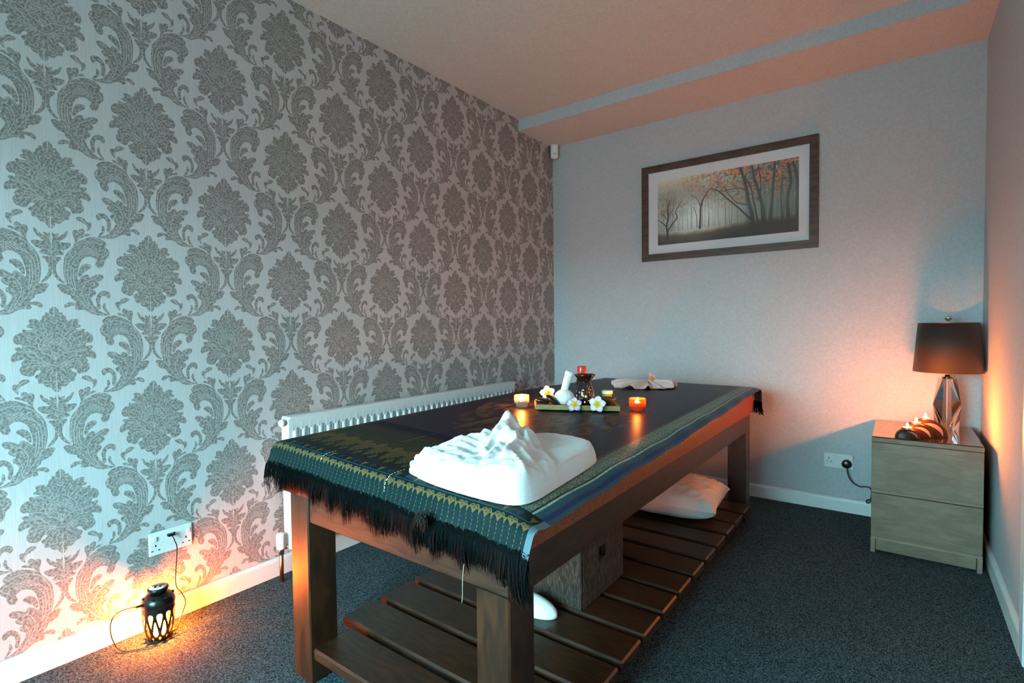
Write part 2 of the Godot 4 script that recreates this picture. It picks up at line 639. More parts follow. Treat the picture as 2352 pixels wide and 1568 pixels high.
# ------------------------------------------------------------------ radiator under the damask wall
func build_radiator() -> void:
	var t := thing("radiator", "long white fluted panel radiator on the damask wall", "radiator", Vector3(0.0, 0.0, 1.5))
	var z0 := -0.83
	var z1 := 0.83
	var y0 := 0.13
	var y1 := 0.715
	var st := mb()
	box(st, Vector3(0.045, y0, z0), Vector3(0.098, y1, z1), 0.006)
	part("panel", st, M.white, t)
	# pressed face: upright flutes with arched tops
	st = mb(true)
	var pitch := 0.0415
	var nf := 39
	var zc := -pitch * nf / 2.0
	# rows: +0 plain above the arch, 1 = follows the flute, measured from the arch line or from the floor
	var rows := [[y0 + 0.02, 1.0, false], [y0 + 0.045, 1.0, false], [y0 + 0.050, 0.0, false], [y0 + 0.30, 0.0, false], [-0.004, 0.0, true], [-0.0015, 0.15, true], [0.001, 0.85, true], [0.003, 1.0, true], [y1 - 0.02, 1.0, false], [y1 - 0.008, 1.0, false]]
	var prof := [[0.0, 0.0], [0.03, 0.0], [0.07, 0.75], [0.14, 0.95], [0.30, 1.0], [0.50, 0.80], [0.62, 0.55], [0.80, 0.42], [0.97, 0.34], [1.0, 0.0]]
	var g := []
	for rw in rows:
		var row := []
		for i in nf:
			for k in (prof.size() if i == nf - 1 else prof.size() - 1):
				var a: float = prof[k][0]
				var hgt: float = prof[k][1]
				var arch: float = y1 - 0.050 - 0.014 * pow(absf(a - 0.5) * 2.0, 3.0)
				var y: float = (arch + rw[0]) if rw[2] else rw[0]
				row.append(Vector3(0.0985 + 0.011 * lerpf(hgt, 1.0, rw[1]), y, -(zc + (i + a) * pitch)))
		g.append(row)
	sheet(st, g)
	part("fluted_face", st, M.white, t)
	st = mb()
	box(st, Vector3(0.0985, y1 - 0.012, z0 + 0.004), Vector3(0.109, y1 - 0.001, z1 - 0.004), 0.003)
	part("top_rail", st, M.white, t)
	for z in [z0 + 0.25, z1 - 0.25]:
		st = mb()
		box(st, Vector3(0.0, 0.25, z - 0.02), Vector3(0.0455, 0.62, z + 0.02), 0.002)
		part("bracket", st, M.white, t)
	st = mb()
	var side := Transform3D(Basis(Vector3.RIGHT, PI / 2), Vector3(0.085, y1 - 0.025, z1))
	lathe(st, [Vector2(0, 0), Vector2(0.013, 0.0), Vector2(0.013, 0.012), Vector2(0.0165, 0.013), Vector2(0.0165, 0.024), Vector2(0.010, 0.025), Vector2(0.010, 0.031), Vector2(0.0, 0.031)], 18, side)
	part("bleed_plug", st, M.white, t)
	# valve and pipe at the near lower corner
	st = mb()
	var vz := z1 + 0.03
	lathe(st, [Vector2(0, 0.145), Vector2(0.017, 0.145), Vector2(0.019, 0.15), Vector2(0.019, 0.205), Vector2(0.014, 0.212), Vector2(0.0, 0.213)], 16, Transform3D(Basis.IDENTITY, Vector3(0.075, 0, vz)), 0.05, 8)
	part("valve_cap", st, M.white, t)
	st = mb()
	tube(st, [Vector3(0.075, 0.12, vz), Vector3(0.075, 0.155, vz)], 0.013, 12)
	tube(st, [Vector3(0.075, 0.145, vz - 0.035), Vector3(0.075, 0.145, vz)], 0.010, 12)
	part("valve_body", st, M.chrome, t)
	st = mb()
	tube(st, [Vector3(0.075, 0.0, vz), Vector3(0.075, 0.125, vz)], 0.0085, 12)
	part("pipe", st, M.copper, t)

# ------------------------------------------------------------------ massage table
func build_table() -> void:
	var t := thing("massage_table", "dark stained wooden massage table with slatted lower shelf", "table", Vector3(1.1125, 0, 1.53))
	var o := -t.position
	for l in [[0.68, 2.562, 0.59], [1.449, 2.562, 0.505], [0.68, 0.40, 0.59], [1.449, 0.40, 0.59]]:
		var st := mb()
		box(st, Vector3(l[0], 0, l[1]) + o, Vector3(l[0] + 0.096, l[2], l[1] + 0.098) + o, 0.004)
		part("leg", st, M.wood_v, t)
	var rails := [[0.777, 0.505, 2.615, 1.545, 0.59, 2.656], [0.777, 0.505, 0.405, 1.448, 0.59, 0.445]]
	for r in rails:
		var st := mb()
		box(st, Vector3(r[0], r[1], r[2]) + o, Vector3(r[3], r[4], r[5]) + o, 0.004)
		part("end_rail", st, M.wood_h, t)
	for r in [[1.505, 0.495, 0.499, 1.545, 0.59, 2.614], [0.68, 0.495, 0.499, 0.72, 0.59, 2.561]]:
		var st := mb()
		box(st, Vector3(r[0], r[1], r[2]) + o, Vector3(r[3], r[4], r[5]) + o, 0.004)
		part("side_rail", st, M.wood_h, t)
	var deck := mb()
	box(deck, Vector3(0.722, 0.555, 0.447) + o, Vector3(1.503, 0.589, 2.613) + o, 0.002)
	part("bed_board", deck, M.wood_h, t)
	for x in [0.74, 1.42]:
		var st := mb()
		box(st, Vector3(x, 0.015, 0.499) + o, Vector3(x + 0.05, 0.076, 2.561) + o, 0.003)
		part("lower_rail", st, M.wood_h, t)
	for k in 14:
		var zf := 2.655 - 0.1645 * k
		var st := mb()
		var xa := 0.695
		var xb := 1.578
		if k == 0:
			xa = 0.777
			xb = 1.448
		elif k == 13:
			xa = 0.777
			xb = 1.448
		elif k == 12:
			zf -= 0.004
		box(st, Vector3(xa, 0.077, zf - 0.143) + o, Vector3(xb, 0.113, zf) + o, 0.006)
		part("slat", st, M.wood_h, t)

func top_y(x: float, z: float) -> float:
	var t := clampf((x - 0.62) / 0.98, 0.0, 1.0)
	var l := 0.0
	var r := 0.0
	if z < 1.3:
		var f := clampf((z - 0.38) / 0.92, 0.0, 1.0)
		l = lerpf(0.742, 0.762, f)
		r = lerpf(0.735, 0.718, f)
	else:
		var f := clampf((z - 1.3) / 1.36, 0.0, 1.0)
		l = lerpf(0.762, 0.745, f)
		r = lerpf(0.718, 0.702, f)
	return lerpf(l, r, t)

func build_mattress() -> void:
	# rounded slab that follows the sagging top, wrapped in rust patterned cloth
	var t := thing("mattress", "padded mattress wrapped in rust red patterned cloth under the dark silk throw", "mattress", Vector3(1.11, 0.592, 1.53))
	var o := -t.position
	var st := mb(true)
	var xs := [0.655, 0.657, 0.664, 0.676, 0.70, 0.80, 0.95, 1.10, 1.25, 1.40, 1.50, 1.53, 1.546, 1.555, 1.558]
	var xd := [0.075, 0.045, 0.022, 0.008, 0.0, 0.0, 0.0, 0.0, 0.0, 0.0, 0.0, 0.006, 0.018, 0.040, 0.070]
	var zs := [0.375, 0.377, 0.383, 0.395, 0.42]
	var zd := [0.075, 0.045, 0.022, 0.008, 0.0]
	for i in range(1, 20):
		zs.append(0.42 + (2.64 - 0.42) * i / 20.0)
		zd.append(0.0)
	zs.append_array([2.64, 2.662, 2.674, 2.680, 2.682])
	zd.append_array([0.0, 0.008, 0.022, 0.045, 0.075])
	var g := []
	var uv := []
	for j in range(zs.size() - 1, -1, -1):
		var row := []
		var ur := []
		for i in xs.size():
			var y: float = top_y(xs[i], zs[j]) - 0.004 - maxf(xd[i], zd[j])
			row.append(Vector3(xs[i], y, zs[j]) + o)
			ur.append(Vector2(xs[i] - xd[i] * 0.0, zs[j]))
		g.append(row)
		uv.append(ur)
	sheet(st, g)
	# sides down to the frame
	var n := xs.size() - 1
	var b := 0.592
	for j in g.size() - 1:
		var p0: Vector3 = g[j][n]
		var p1: Vector3 = g[j + 1][n]
		quad(st, Vector3(p0.x - 0.006, b + o.y, p0.z), Vector3(p1.x - 0.006, b + o.y, p1.z), p1, p0)
		p0 = g[j][0]
		p1 = g[j + 1][0]
		quad(st, Vector3(p1.x + 0.006, b + o.y, p1.z), Vector3(p0.x + 0.006, b + o.y, p0.z), p0, p1)
	for i in n:
		var p0: Vector3 = g[0][i]
		var p1: Vector3 = g[0][i + 1]
		quad(st, Vector3(p0.x, b + o.y, p0.z - 0.006), Vector3(p1.x, b + o.y, p1.z - 0.006), p1, p0)
		p0 = g[-1][i]
		p1 = g[-1][i + 1]
		quad(st, Vector3(p1.x, b + o.y, p1.z + 0.006), Vector3(p0.x, b + o.y, p0.z + 0.006), p0, p1)
	var m := mat(Color.WHITE, 0.6)
	m.albedo_texture = brocade_tex(61, 256, Color(0.42, 0.12, 0.055), Color(0.66, 0.41, 0.19), 0.10, 0.10)
	triplanar(m, 6.0)
	part("cover", st, m, t)

# woven scroll work: thin curling lines taken from the level curves of warped noise
func brocade_tex(seed_: int, w: int, ground: Color, thread: Color, level: float, thick: float) -> ImageTexture:
	var n := noise(seed_, 0.045, 1)
	var n2 := noise(seed_ + 3, 0.03, 1)
	var b := PackedByteArray()
	b.resize(w * w * 3)
	for y in w:
		var my := y if y < w / 2 else w - 1 - y
		for x in w:
			var mx := x if x < w / 2 else w - 1 - x
			var q := n2.get_noise_2d(mx, my) * 14.0
			var v := absf(sin((n.get_noise_2d(mx + q, my - q)) * 7.0))
			var c := ground.lerp(thread, 1.0 - smoothstep(0.45, 0.62, v))
			var i := (y * w + x) * 3
			b[i] = int(c.r * 255.0)
			b[i + 1] = int(c.g * 255.0)
			b[i + 2] = int(c.b * 255.0)
	return tex(b, w, w)

# ------------------------------------------------------------------ silk throw
const CL_X0 := 0.622
const CL_X1 := 1.632
const HEM := 0.070
const FRONT_Z := 2.690

# point of the throw: x across, s = metres from the front hem along the cloth
func cloth_point(a: float, s: float) -> Vector3:
	var x := lerpf(CL_X0, lerpf(CL_X1, 1.597, clampf((s - 0.4) / 2.0, 0.0, 1.0)), a)
	var wob := 0.0025 * sin(s * 9.0 + a * 3.0) + 0.002 * sin(s * 23.0 - a * 11.0)
	var r := 0.035
	var z := 0.0
	var drop := 0.0
	var hang := 0.0
	var arc := r * PI / 2
	var total := HEM - r + arc + (FRONT_Z - r - 0.39) + arc + 0.05
	if s < HEM - r:
		drop = r + (HEM - r - s)
		z = FRONT_Z + 0.030 * (HEM - r - s) / HEM + 0.004 * sin(a * 21.0) * (HEM - s) / HEM
		hang = 1.0
	elif s < HEM - r + arc:
		var t := (s - (HEM - r)) / r
		z = FRONT_Z - r + r * cos(t)
		drop = r - r * sin(t)
		hang = 1.0 - t / (PI / 2)
	else:
		z = FRONT_Z - r - (s - (HEM - r + arc))
		if z < 0.39:
			var t: float = minf((0.39 - z) / r, PI / 2)
			drop = r - r * cos(t)
			if (0.39 - z) > arc:
				drop += (0.39 - z) - arc
			z = 0.39 - r * sin(t)
	var y := top_y(x, clampf(z, 0.38, 2.66)) + 0.003 - drop
	y += wob * (1.0 - hang) * smoothstep(1.52, 1.60, x)
	# overhanging right edge droops a little, more towards the near corner
	var edge: float = maxf(0.0, x - 1.545)
	y -= edge * edge * 3.0 * (1.0 - hang)
	z += edge * 0.05 * hang
	var le: float = maxf(0.0, 0.66 - x)
	y -= le * le * 6.0
	return Vector3(x, y, z)

func build_cloth() -> void:
	var t := thing("silk_throw", "dark teal and navy silk throw with gold brocade borders over the massage table", "throw", Vector3(1.11, 0.74, 1.53))
	var o := -t.position
	var arc := 0.035 * PI / 2
	var total := HEM - 0.035 + arc + (FRONT_Z - 0.035 - 0.39) + arc + 0.045
	var split := 0.46
	var cols := []
	for i in 49:
		cols.append(pow(i / 48.0, 0.9))
	var mesh := ArrayMesh.new()
	for k in 2:
		var ss := []
		if k == 0:
			for i in 41:
				ss.append(split * i / 40.0)
		else:
			for i in 71:
				ss.append(split + (total - split) * i / 70.0)
		var st := mb(true)
		var g := []
		var uv := []
		for s in ss:
			var row := []
			var ur := []
			for a in cols:
				row.append(cloth_point(a, s) + o)
				ur.append(Vector2(a, 1.0 - s / split) if k == 0 else Vector2(a, 1.0 - (s - split) / (total - split)))
			g.append(row)
			uv.append(ur)
		sheet(st, g, uv)
		st.generate_normals()
		mesh = st.commit(mesh)
		mesh.surface_set_material(k, cloth_border_material() if k == 0 else cloth_body_material(total - split))
	var mi := MeshInstance3D.new()
	mi.name = "woven_cloth"
	mi.mesh = mesh
	t.add_child(mi, true)
	# blue selvage strip turned at the near right corner
	var st := mb(true)
	var g := []
	for j in 15:
		var s := 0.118 * j / 14.0
		var p := cloth_point(1.0, s) + o
		var q := cloth_point(0.986, s) + o
		var nrm := Vector3(0.0, 0.2, 0.002)
		g.append([q + Vector3(0, 0.0008, 0.0022), p + Vector3(0.002, 0.0008, 0.0022)])
	sheet(st, g)
	part("selvage", st, mat(Color(0.30, 0.40, 0.44), 0.7), t)
	# fringes: hundreds of fine dark threads
	for side in 2:
		st = mb(true)
		var fr := RandomNumberGenerator.new()
		fr.seed = 90 + side
		var count := 4200 if side == 0 else 1500
		for i in count:
			var a := fr.randf()
			var bunch := 0.5 + 0.5 * sin(a * 61.0 + 2.0 * sin(a * 17.0))
			var top: Vector3
			if side == 0:
				top = cloth_point(a, 0.001 + 0.016 * fr.randf() * fr.randf()) + o + Vector3(0, 0, 0.001)
			else:
				top = cloth_point(a, total - 0.002) + o
				
			var len := fr.randf_range(0.058, 0.086) * (0.85 + 0.35 * bunch) * lerpf(1.0, 0.80, a)
			if side == 0 and a > 0.955:
				len *= 1.25
			var dir: float = 1.0 if side == 0 else -1.0
			var sway := fr.randf_range(-0.010, 0.014) + 0.006 * sin(a * 40.0)
			var w := fr.randf_range(0.0008, 0.0017) if i % 5 > 0 else fr.randf_range(0.0028, 0.0050)
			var bulge := fr.randf_range(0.0, 0.012) * (0.3 + 0.7 * bunch)
			var pts := []
			for k in 5:
				var f := k / 4.0
				pts.append(top + Vector3(sway * f * f, -len * f, dir * (0.002 + bulge * sin(f * 2.6) * 0.8)))
			for k in 4:
				var p: Vector3 = pts[k]
				var q: Vector3 = pts[k + 1]
				var wx := Vector3(w * (1.0 - 0.15 * k), 0, w * 0.3)
				quad(st, q - wx, q + wx, p + wx, p - wx)
		var fm := mat(Color(0.022, 0.042, 0.047), 0.75, 0.0, 0.2)
		var f := part("fringe", st, fm, t)
		f.set_meta("kind", "stuff")
		f.set_meta("label", "dark teal thread fringe along the hem")
	# loose knotted clump on the near fringe and a stray white thread
	st = mb(true)
	var rr := RandomNumberGenerator.new()
	rr.seed = 5
	for i in 90:
		var c := Vector3(1.345, 0.668, 2.722) + o + Vector3(rr.randf_range(-0.015, 0.015), rr.randf_range(-0.012, 0.008), rr.randf_range(-0.004, 0.006))
		tube(st, curve([c, c + Vector3(rr.randf_range(-0.01, 0.01), rr.randf_range(-0.004, 0.010), 0.006), c + Vector3(rr.randf_range(-0.012, 0.012), -rr.randf_range(0.0, 0.03), 0.004)], 3), 0.0006, 3)
	part("knot", st, mat(Color(0.03, 0.045, 0.05), 0.5), t)
	for a in [[0.835, -0.02]]:
		st = mb(true)
		var top := cloth_point(a[0], 0.0) + o + Vector3(0, -0.055, 0.014)
		var low := Vector3(top.x - 0.004, top.y - 0.085, top.z + 0.004)
		tube(st, curve([top, top + Vector3(-0.002, -0.03, 0.003), low + Vector3(0.002, 0.02, 0.0), low], 4), 0.0007, 4)
		part("stray_thread", st, mat(Color(0.75, 0.74, 0.65), 0.35), t)

func put_px(b: PackedByteArray, i: int, c: Color) -> void:
	b[i] = clampi(int(c.r * 255.0), 0, 255)
	b[i + 1] = clampi(int(c.g * 255.0), 0, 255)
	b[i + 2] = clampi(int(c.b * 255.0), 0, 255)

func cloth_colors(buf: PackedByteArray, w: int, h: int, pal: Array, seed_: int) -> ImageTexture:
	var n := noise(seed_, 0.12, 2)
	var b := PackedByteArray()
	b.resize(w * h * 3)
	for y in h:
		for x in w:
			var c: Color = pal[buf[y * w + x]]
			var f := 1.0 + 0.16 * n.get_noise_2d(x, y * 0.4) + (0.05 if (y & 1) == 0 else -0.05)
			var i := (y * w + x) * 3
			b[i] = clampi(int(c.r * f * 255.0), 0, 255)
			b[i + 1] = clampi(int(c.g * f * 255.0), 0, 255)
			b[i + 2] = clampi(int(c.b * f * 255.0), 0, 255)
	return tex(b, w, h)

const CLOTH_PAL := [Color(0.020, 0.125, 0.135), Color(0.40, 0.33, 0.21), Color(0.050, 0.064, 0.145), Color(0.16, 0.20, 0.33), Color(0.86, 0.84, 0.72), Color(0.31, 0.23, 0.13), Color(0.20, 0.29, 0.33), Color(0.15, 0.31, 0.34), Color(0.66, 0.63, 0.49), Color(0.34, 0.265, 0.15)]  # right border teal and gold lightened to carry the sheen of the silk

func stamp(buf: PackedByteArray, w: int, h: int, c: Vector2, pts: Array, sc: float, val: int, rot := 0.0) -> PackedByteArray:
	var p := PackedVector2Array()
	for q in pts:
		p.append(c + (q * sc).rotated(rot))
	return fill_poly(buf, w, h, p, val)

func ring_stamp(buf: PackedByteArray, w: int, h: int, c: Vector2, r: float, wd: float, a0: float, a1: float, val: int) -> PackedByteArray:
	var n := 12
	var p := PackedVector2Array()
	for i in n + 1:
		p.append(c + Vector2.from_angle(lerpf(a0, a1, i / float(n))) * (r + wd))
	for i in n + 1:
		p.append(c + Vector2.from_angle(lerpf(a1, a0, i / float(n))) * (r - wd))
	return fill_poly(buf, w, h, p, val)

func cloth_border_material() -> StandardMaterial3D:
	# u: 0..1 across (about 1.01 m); v: top row = 0.46 m from the hem
	var w := 2048
	var h := 928
	var px := 928.0 / 0.46
	var buf := PackedByteArray()
	buf.resize(w * h)
	buf.fill(0)
	var yy := func(s: float) -> float: return h - s * px
	# navy field beyond the end border
	for y in range(0, int(yy.call(0.405))):
		for x in range(int(w * 0.045), int(w * 0.885)):
			buf[y * w + x] = 2
	var pitch := 0.035 * w / 1.01
	var cnt := int(w / pitch) + 1
	for k in cnt + 1:
		var cx := k * pitch + 8.0
		# dashed stems: one under each heart, one under each leaf
		for half in [0.0, 0.5]:
			for d in 5:
				var cy: float = yy.call(0.004 + 0.0088 * d + 0.004)
				buf = stamp(buf, w, h, Vector2(cx + half * pitch, cy), [Vector2(0, -1), Vector2(0.30, 0), Vector2(0, 1), Vector2(-0.30, 0)], 8.2, 1)
		# heart of two volutes
		var hy: float = yy.call(0.0615)
		buf = stamp(buf, w, h, Vector2(cx, hy), [Vector2(-17, -8), Vector2(-6, -3), Vector2(0, 4), Vector2(6, -3), Vector2(17, -8), Vector2(19, 0), Vector2(10, 12), Vector2(0, 26), Vector2(-10, 12), Vector2(-19, 0)], 1.0, 1)
		for s in [-1.0, 1.0]:
			buf = ring_stamp(buf, w, h, Vector2(cx + s * 13, hy - 8), 10.0, 3.2, 0, TAU, 1)
			buf = stamp(buf, w, h, Vector2(cx + s * 12, hy - 7), [Vector2(-4, -4), Vector2(4, -4), Vector2(4, 4), Vector2(-4, 4)], 1.0, 1, 0.6)
			buf = ring_stamp(buf, w, h, Vector2(cx + s * 7, hy + 10), 9.0, 1.2, -0.4 if s > 0 else PI - 1.2, 1.2 if s > 0 else PI + 0.4, 0)
		# leaf between hearts
		var lx := cx + pitch * 0.5
		for d in 4:
			var r := 15.0 - 3.3 * d
			var ly := hy - 4 + d * 7.0
			buf = stamp(buf, w, h, Vector2(lx, ly), [Vector2(-r, -7), Vector2(-r * 0.25, -1), Vector2(0, 1), Vector2(r * 0.25, -1), Vector2(r, -7), Vector2(r * 0.5, 5), Vector2(0, 9), Vector2(-r * 0.5, 5)], 1.0, 1)
		# fine line above
		# row of blue buds and gold sprigs
		var by: float = yy.call(0.094)
		if k % 2 == 0:
			for d in 4:
				var r := 20.0 - 4.0 * d
				buf = stamp(buf, w, h, Vector2(cx, by - 14 + d * 10.0), [Vector2(-r, -9), Vector2(-r * 0.3, -2), Vector2(0, 0), Vector2(r * 0.3, -2), Vector2(r, -9), Vector2(r * 0.6, 7), Vector2(0, 14), Vector2(-r * 0.6, 7)], 1.0, 1)
		else:
			buf = stamp(buf, w, h, Vector2(cx, by), [Vector2(-14, -12), Vector2(-4, -20), Vector2(4, -20), Vector2(14, -12), Vector2(16, 0), Vector2(6, 14), Vector2(0, 24), Vector2(-6, 14), Vector2(-16, 0)], 1.0, 3)
			buf = ring_stamp(buf, w, h, Vector2(cx, by - 3), 8.0, 1.4, 0, TAU, 0)
		# tall flame leaves pointing to the hem
		if k % 2 == 0:
			var fy: float = yy.call(0.190)
			var flame := [Vector2(0, 108), Vector2(7, 78), Vector2(18, 84), Vector2(16, 56), Vector2(32, 62), Vector2(27, 30), Vector2(44, 36), Vector2(36, 4), Vector2(54, 8), Vector2(44, -28), Vector2(60, -30), Vector2(48, -66), Vector2(20, -96), Vector2(-20, -96), Vector2(-48, -66), Vector2(-60, -30), Vector2(-44, -28), Vector2(-54, 8), Vector2(-36, 4), Vector2(-44, 36), Vector2(-27, 30), Vector2(-32, 62), Vector2(-16, 56), Vector2(-18, 84), Vector2(-7, 78)]
			buf = stamp(buf, w, h, Vector2(cx, fy), flame, 1.05, 9)
			buf = stamp(buf, w, h, Vector2(cx + pitch, fy - 84), flame, 0.60, 9)
			for s in [-1.0, 1.0]:
				for d in 5:
					buf = ring_stamp(buf, w, h, Vector2(cx + s * (12 + 5 * d), fy + 52 - d * 30.0), 9.0 + 1.5 * d, 2.0, 0.6 if s > 0 else PI - 2.4, 4.4 if s > 0 else PI + 2.4 - 1.2, 0)
				buf = stamp(buf, w, h, Vector2(cx, fy), [Vector2(0, 84), Vector2(2.0, 20), Vector2(1, -80), Vector2(-1, -80), Vector2(-2.0, 20)], 1.0, 0)
		else:
			var fy: float = yy.call(0.150)
			var sprig := [Vector2(0, 60), Vector2(8, 30), Vector2(20, 34), Vector2(14, 6), Vector2(26, 4), Vector2(14, -28), Vector2(0, -48), Vector2(-14, -28), Vector2(-26, 4), Vector2(-14, 6), Vector2(-20, 34), Vector2(-8, 30)]
			buf = stamp(buf, w, h, Vector2(cx, fy), sprig, 0.85, 9)
			buf = ring_stamp(buf, w, h, Vector2(cx, fy), 7.0, 1.6, 0, TAU, 0)
	# banded lines between flames and field
	for band in [[0.0765, 0.0785, 6], [0.272, 0.274, 9], [0.280, 0.284, 9], [0.292, 0.294, 5], [0.352, 0.354, 5], [0.360, 0.364, 9], [0.368, 0.371, 5], [0.398, 0.400, 5]]:
		for y in range(int(yy.call(band[1])), int(yy.call(band[0]))):
			for x in w:
				buf[y * w + x] = band[2]
	# scroll bands woven from level curves
	var n := noise(71, 0.032, 1)
	for bnd in [[0.240, 0.270], [0.296, 0.350], [0.373, 0.397]]:
		for y in range(int(yy.call(bnd[1])), int(yy.call(bnd[0]))):
			for x in w:
				var mx := x % 280
				mx = mx if mx < 140 else 279 - mx
				if absf(sin(n.get_noise_2d(mx, y) * 8.0)) < 0.42:
					buf[y * w + x] = 9 if bnd[0] < 0.3 else 5
	# side borders run through
	buf = side_border(buf, w, h, 0.0, yy.call(0.115), 1.01, 460.0 / h / 1000.0)
	# white fold stitches
	for f in [[0.262, 0.055, 0.115], [0.545, 0.030, 0.125]]:
		for y in range(int(yy.call(f[2])), int(yy.call(f[1]))):
			if (y / 7) % 3 == 2:
				continue
			for x in range(int(f[0] * w) - 2, int(f[0] * w) + 3):
				buf[y * w + x] = 4
	for f in [0.33, 0.645]:
		for y in range(0, int(yy.call(0.30))):
			if n.get_noise_2d(y * 0.9, f * 900.0) > -0.05:
				for x in range(int(f * w) - 1, int(f * w) + 1):
					buf[y * w + x] = 4
	var m := mat(Color.WHITE, 0.48)
	m.albedo_texture = cloth_colors(buf, w, h, CLOTH_PAL, 72)
	m.texture_repeat = false
	silk(m)
	return m

func silk(m: StandardMaterial3D) -> void:
	m.heightmap_enabled = false
	m.clearcoat_enabled = false
	m.metallic_specular = 0.22

# long borders: y range in pixels, width in metres, metres per pixel row
func side_border(buf: PackedByteArray, w: int, h: int, y0: float, y1: float, width: float, mpr: float) -> PackedByteArray:
	var n := noise(73, 0.10, 1)
	var nn := noise(74, 0.5, 1)
	var ppm := w / width
	for y in range(int(y0), int(y1)):
		var l: float = y * mpr * 1000.0
		for x in w:
			var d := (w - x) / ppm
			var v := -1
			if d < 0.010:
				v = 6
			elif d < 0.022:
				v = 3
			elif d < 0.030:
				v = 6
			elif d < 0.040:
				v = 7
			elif d < 0.046:
				v = 4 if fposmod(l, 6.0) < 3.4 else 7
			elif d < 0.050:
				v = 0
			elif d < 0.104:
				var mm := absf(fposmod(l, 80.0) - 40.0)
				v = 8 if absf(sin(n.get_noise_2d(d * 420.0, mm * 0.42) * 8.0)) < 0.55 else 7
			elif d < 0.108:
				v = 0
			elif d < 0.113:
				v = 1 if fposmod(l, 5.0) < 3.0 else 0
			elif x / ppm < 0.018:
				v = 0
			elif x / ppm < 0.040:
				var mm := absf(fposmod(l, 80.0) - 40.0)
				v = 5 if absf(sin(n.get_noise_2d(x / ppm * 700.0, mm * 0.7) * 9.0)) < 0.5 else 0
			if v >= 0:
				buf[y * w + x] = v
	return buf

func cloth_body_material(len: float) -> StandardMaterial3D:
	var w := 900
	var h := 1600
	var ppm_x := w / 1.0
	var ppm_y := h / len
	var buf := PackedByteArray()
	buf.resize(w * h)
	buf.fill(2)
	var n := noise(81, 0.020, 2)
	var n3 := noise(83, 0.05, 1)
	# rows run from the far hem (0) to the near end
	for y in h:
		var m := y / ppm_y
		for x in w:
			var u := x / ppm_x
			var v := 2
			if m < 0.36:
				# far end border
				if absf(sin(n3.get_noise_2d(absf(fposmod(u, 0.12) - 0.06) * 900.0, m * 500.0) * 8.0)) < 0.5:
					v = 5
				else:
					v = 0 if m < 0.2 else 2
			else:
				# loose gold blossoms strewn about the middle of the field
				var dx := (u - 0.45) / 0.32
				var dz := (m - 1.40) / 0.46
				var e := dx * dx + dz * dz
				var b := n.get_noise_2d(u * 1000.0, m * 480.0)
				if e < 1.0 + 0.5 * b:
					if b > 0.02 and absf(sin(n3.get_noise_2d(u * 600.0, m * 300.0) * 6.0)) > 0.25:
						v = 5
			buf[y * w + x] = v
	buf = side_border(buf, w, h, 0, h, 1.0, 1.0 / ppm_y)
	for f in [0.33, 0.645]:
		for y in range(int(h * 0.12), h):
			if n.get_noise_2d(y * 3.0, f * 900.0) > 0.12:
				buf[y * w + int(f * w)] = 4
	var mt := mat(Color.WHITE, 0.36)
	mt.albedo_texture = cloth_colors(buf, w, h, CLOTH_PAL, 84)
	mt.texture_repeat = false
	silk(mt)
	return mt

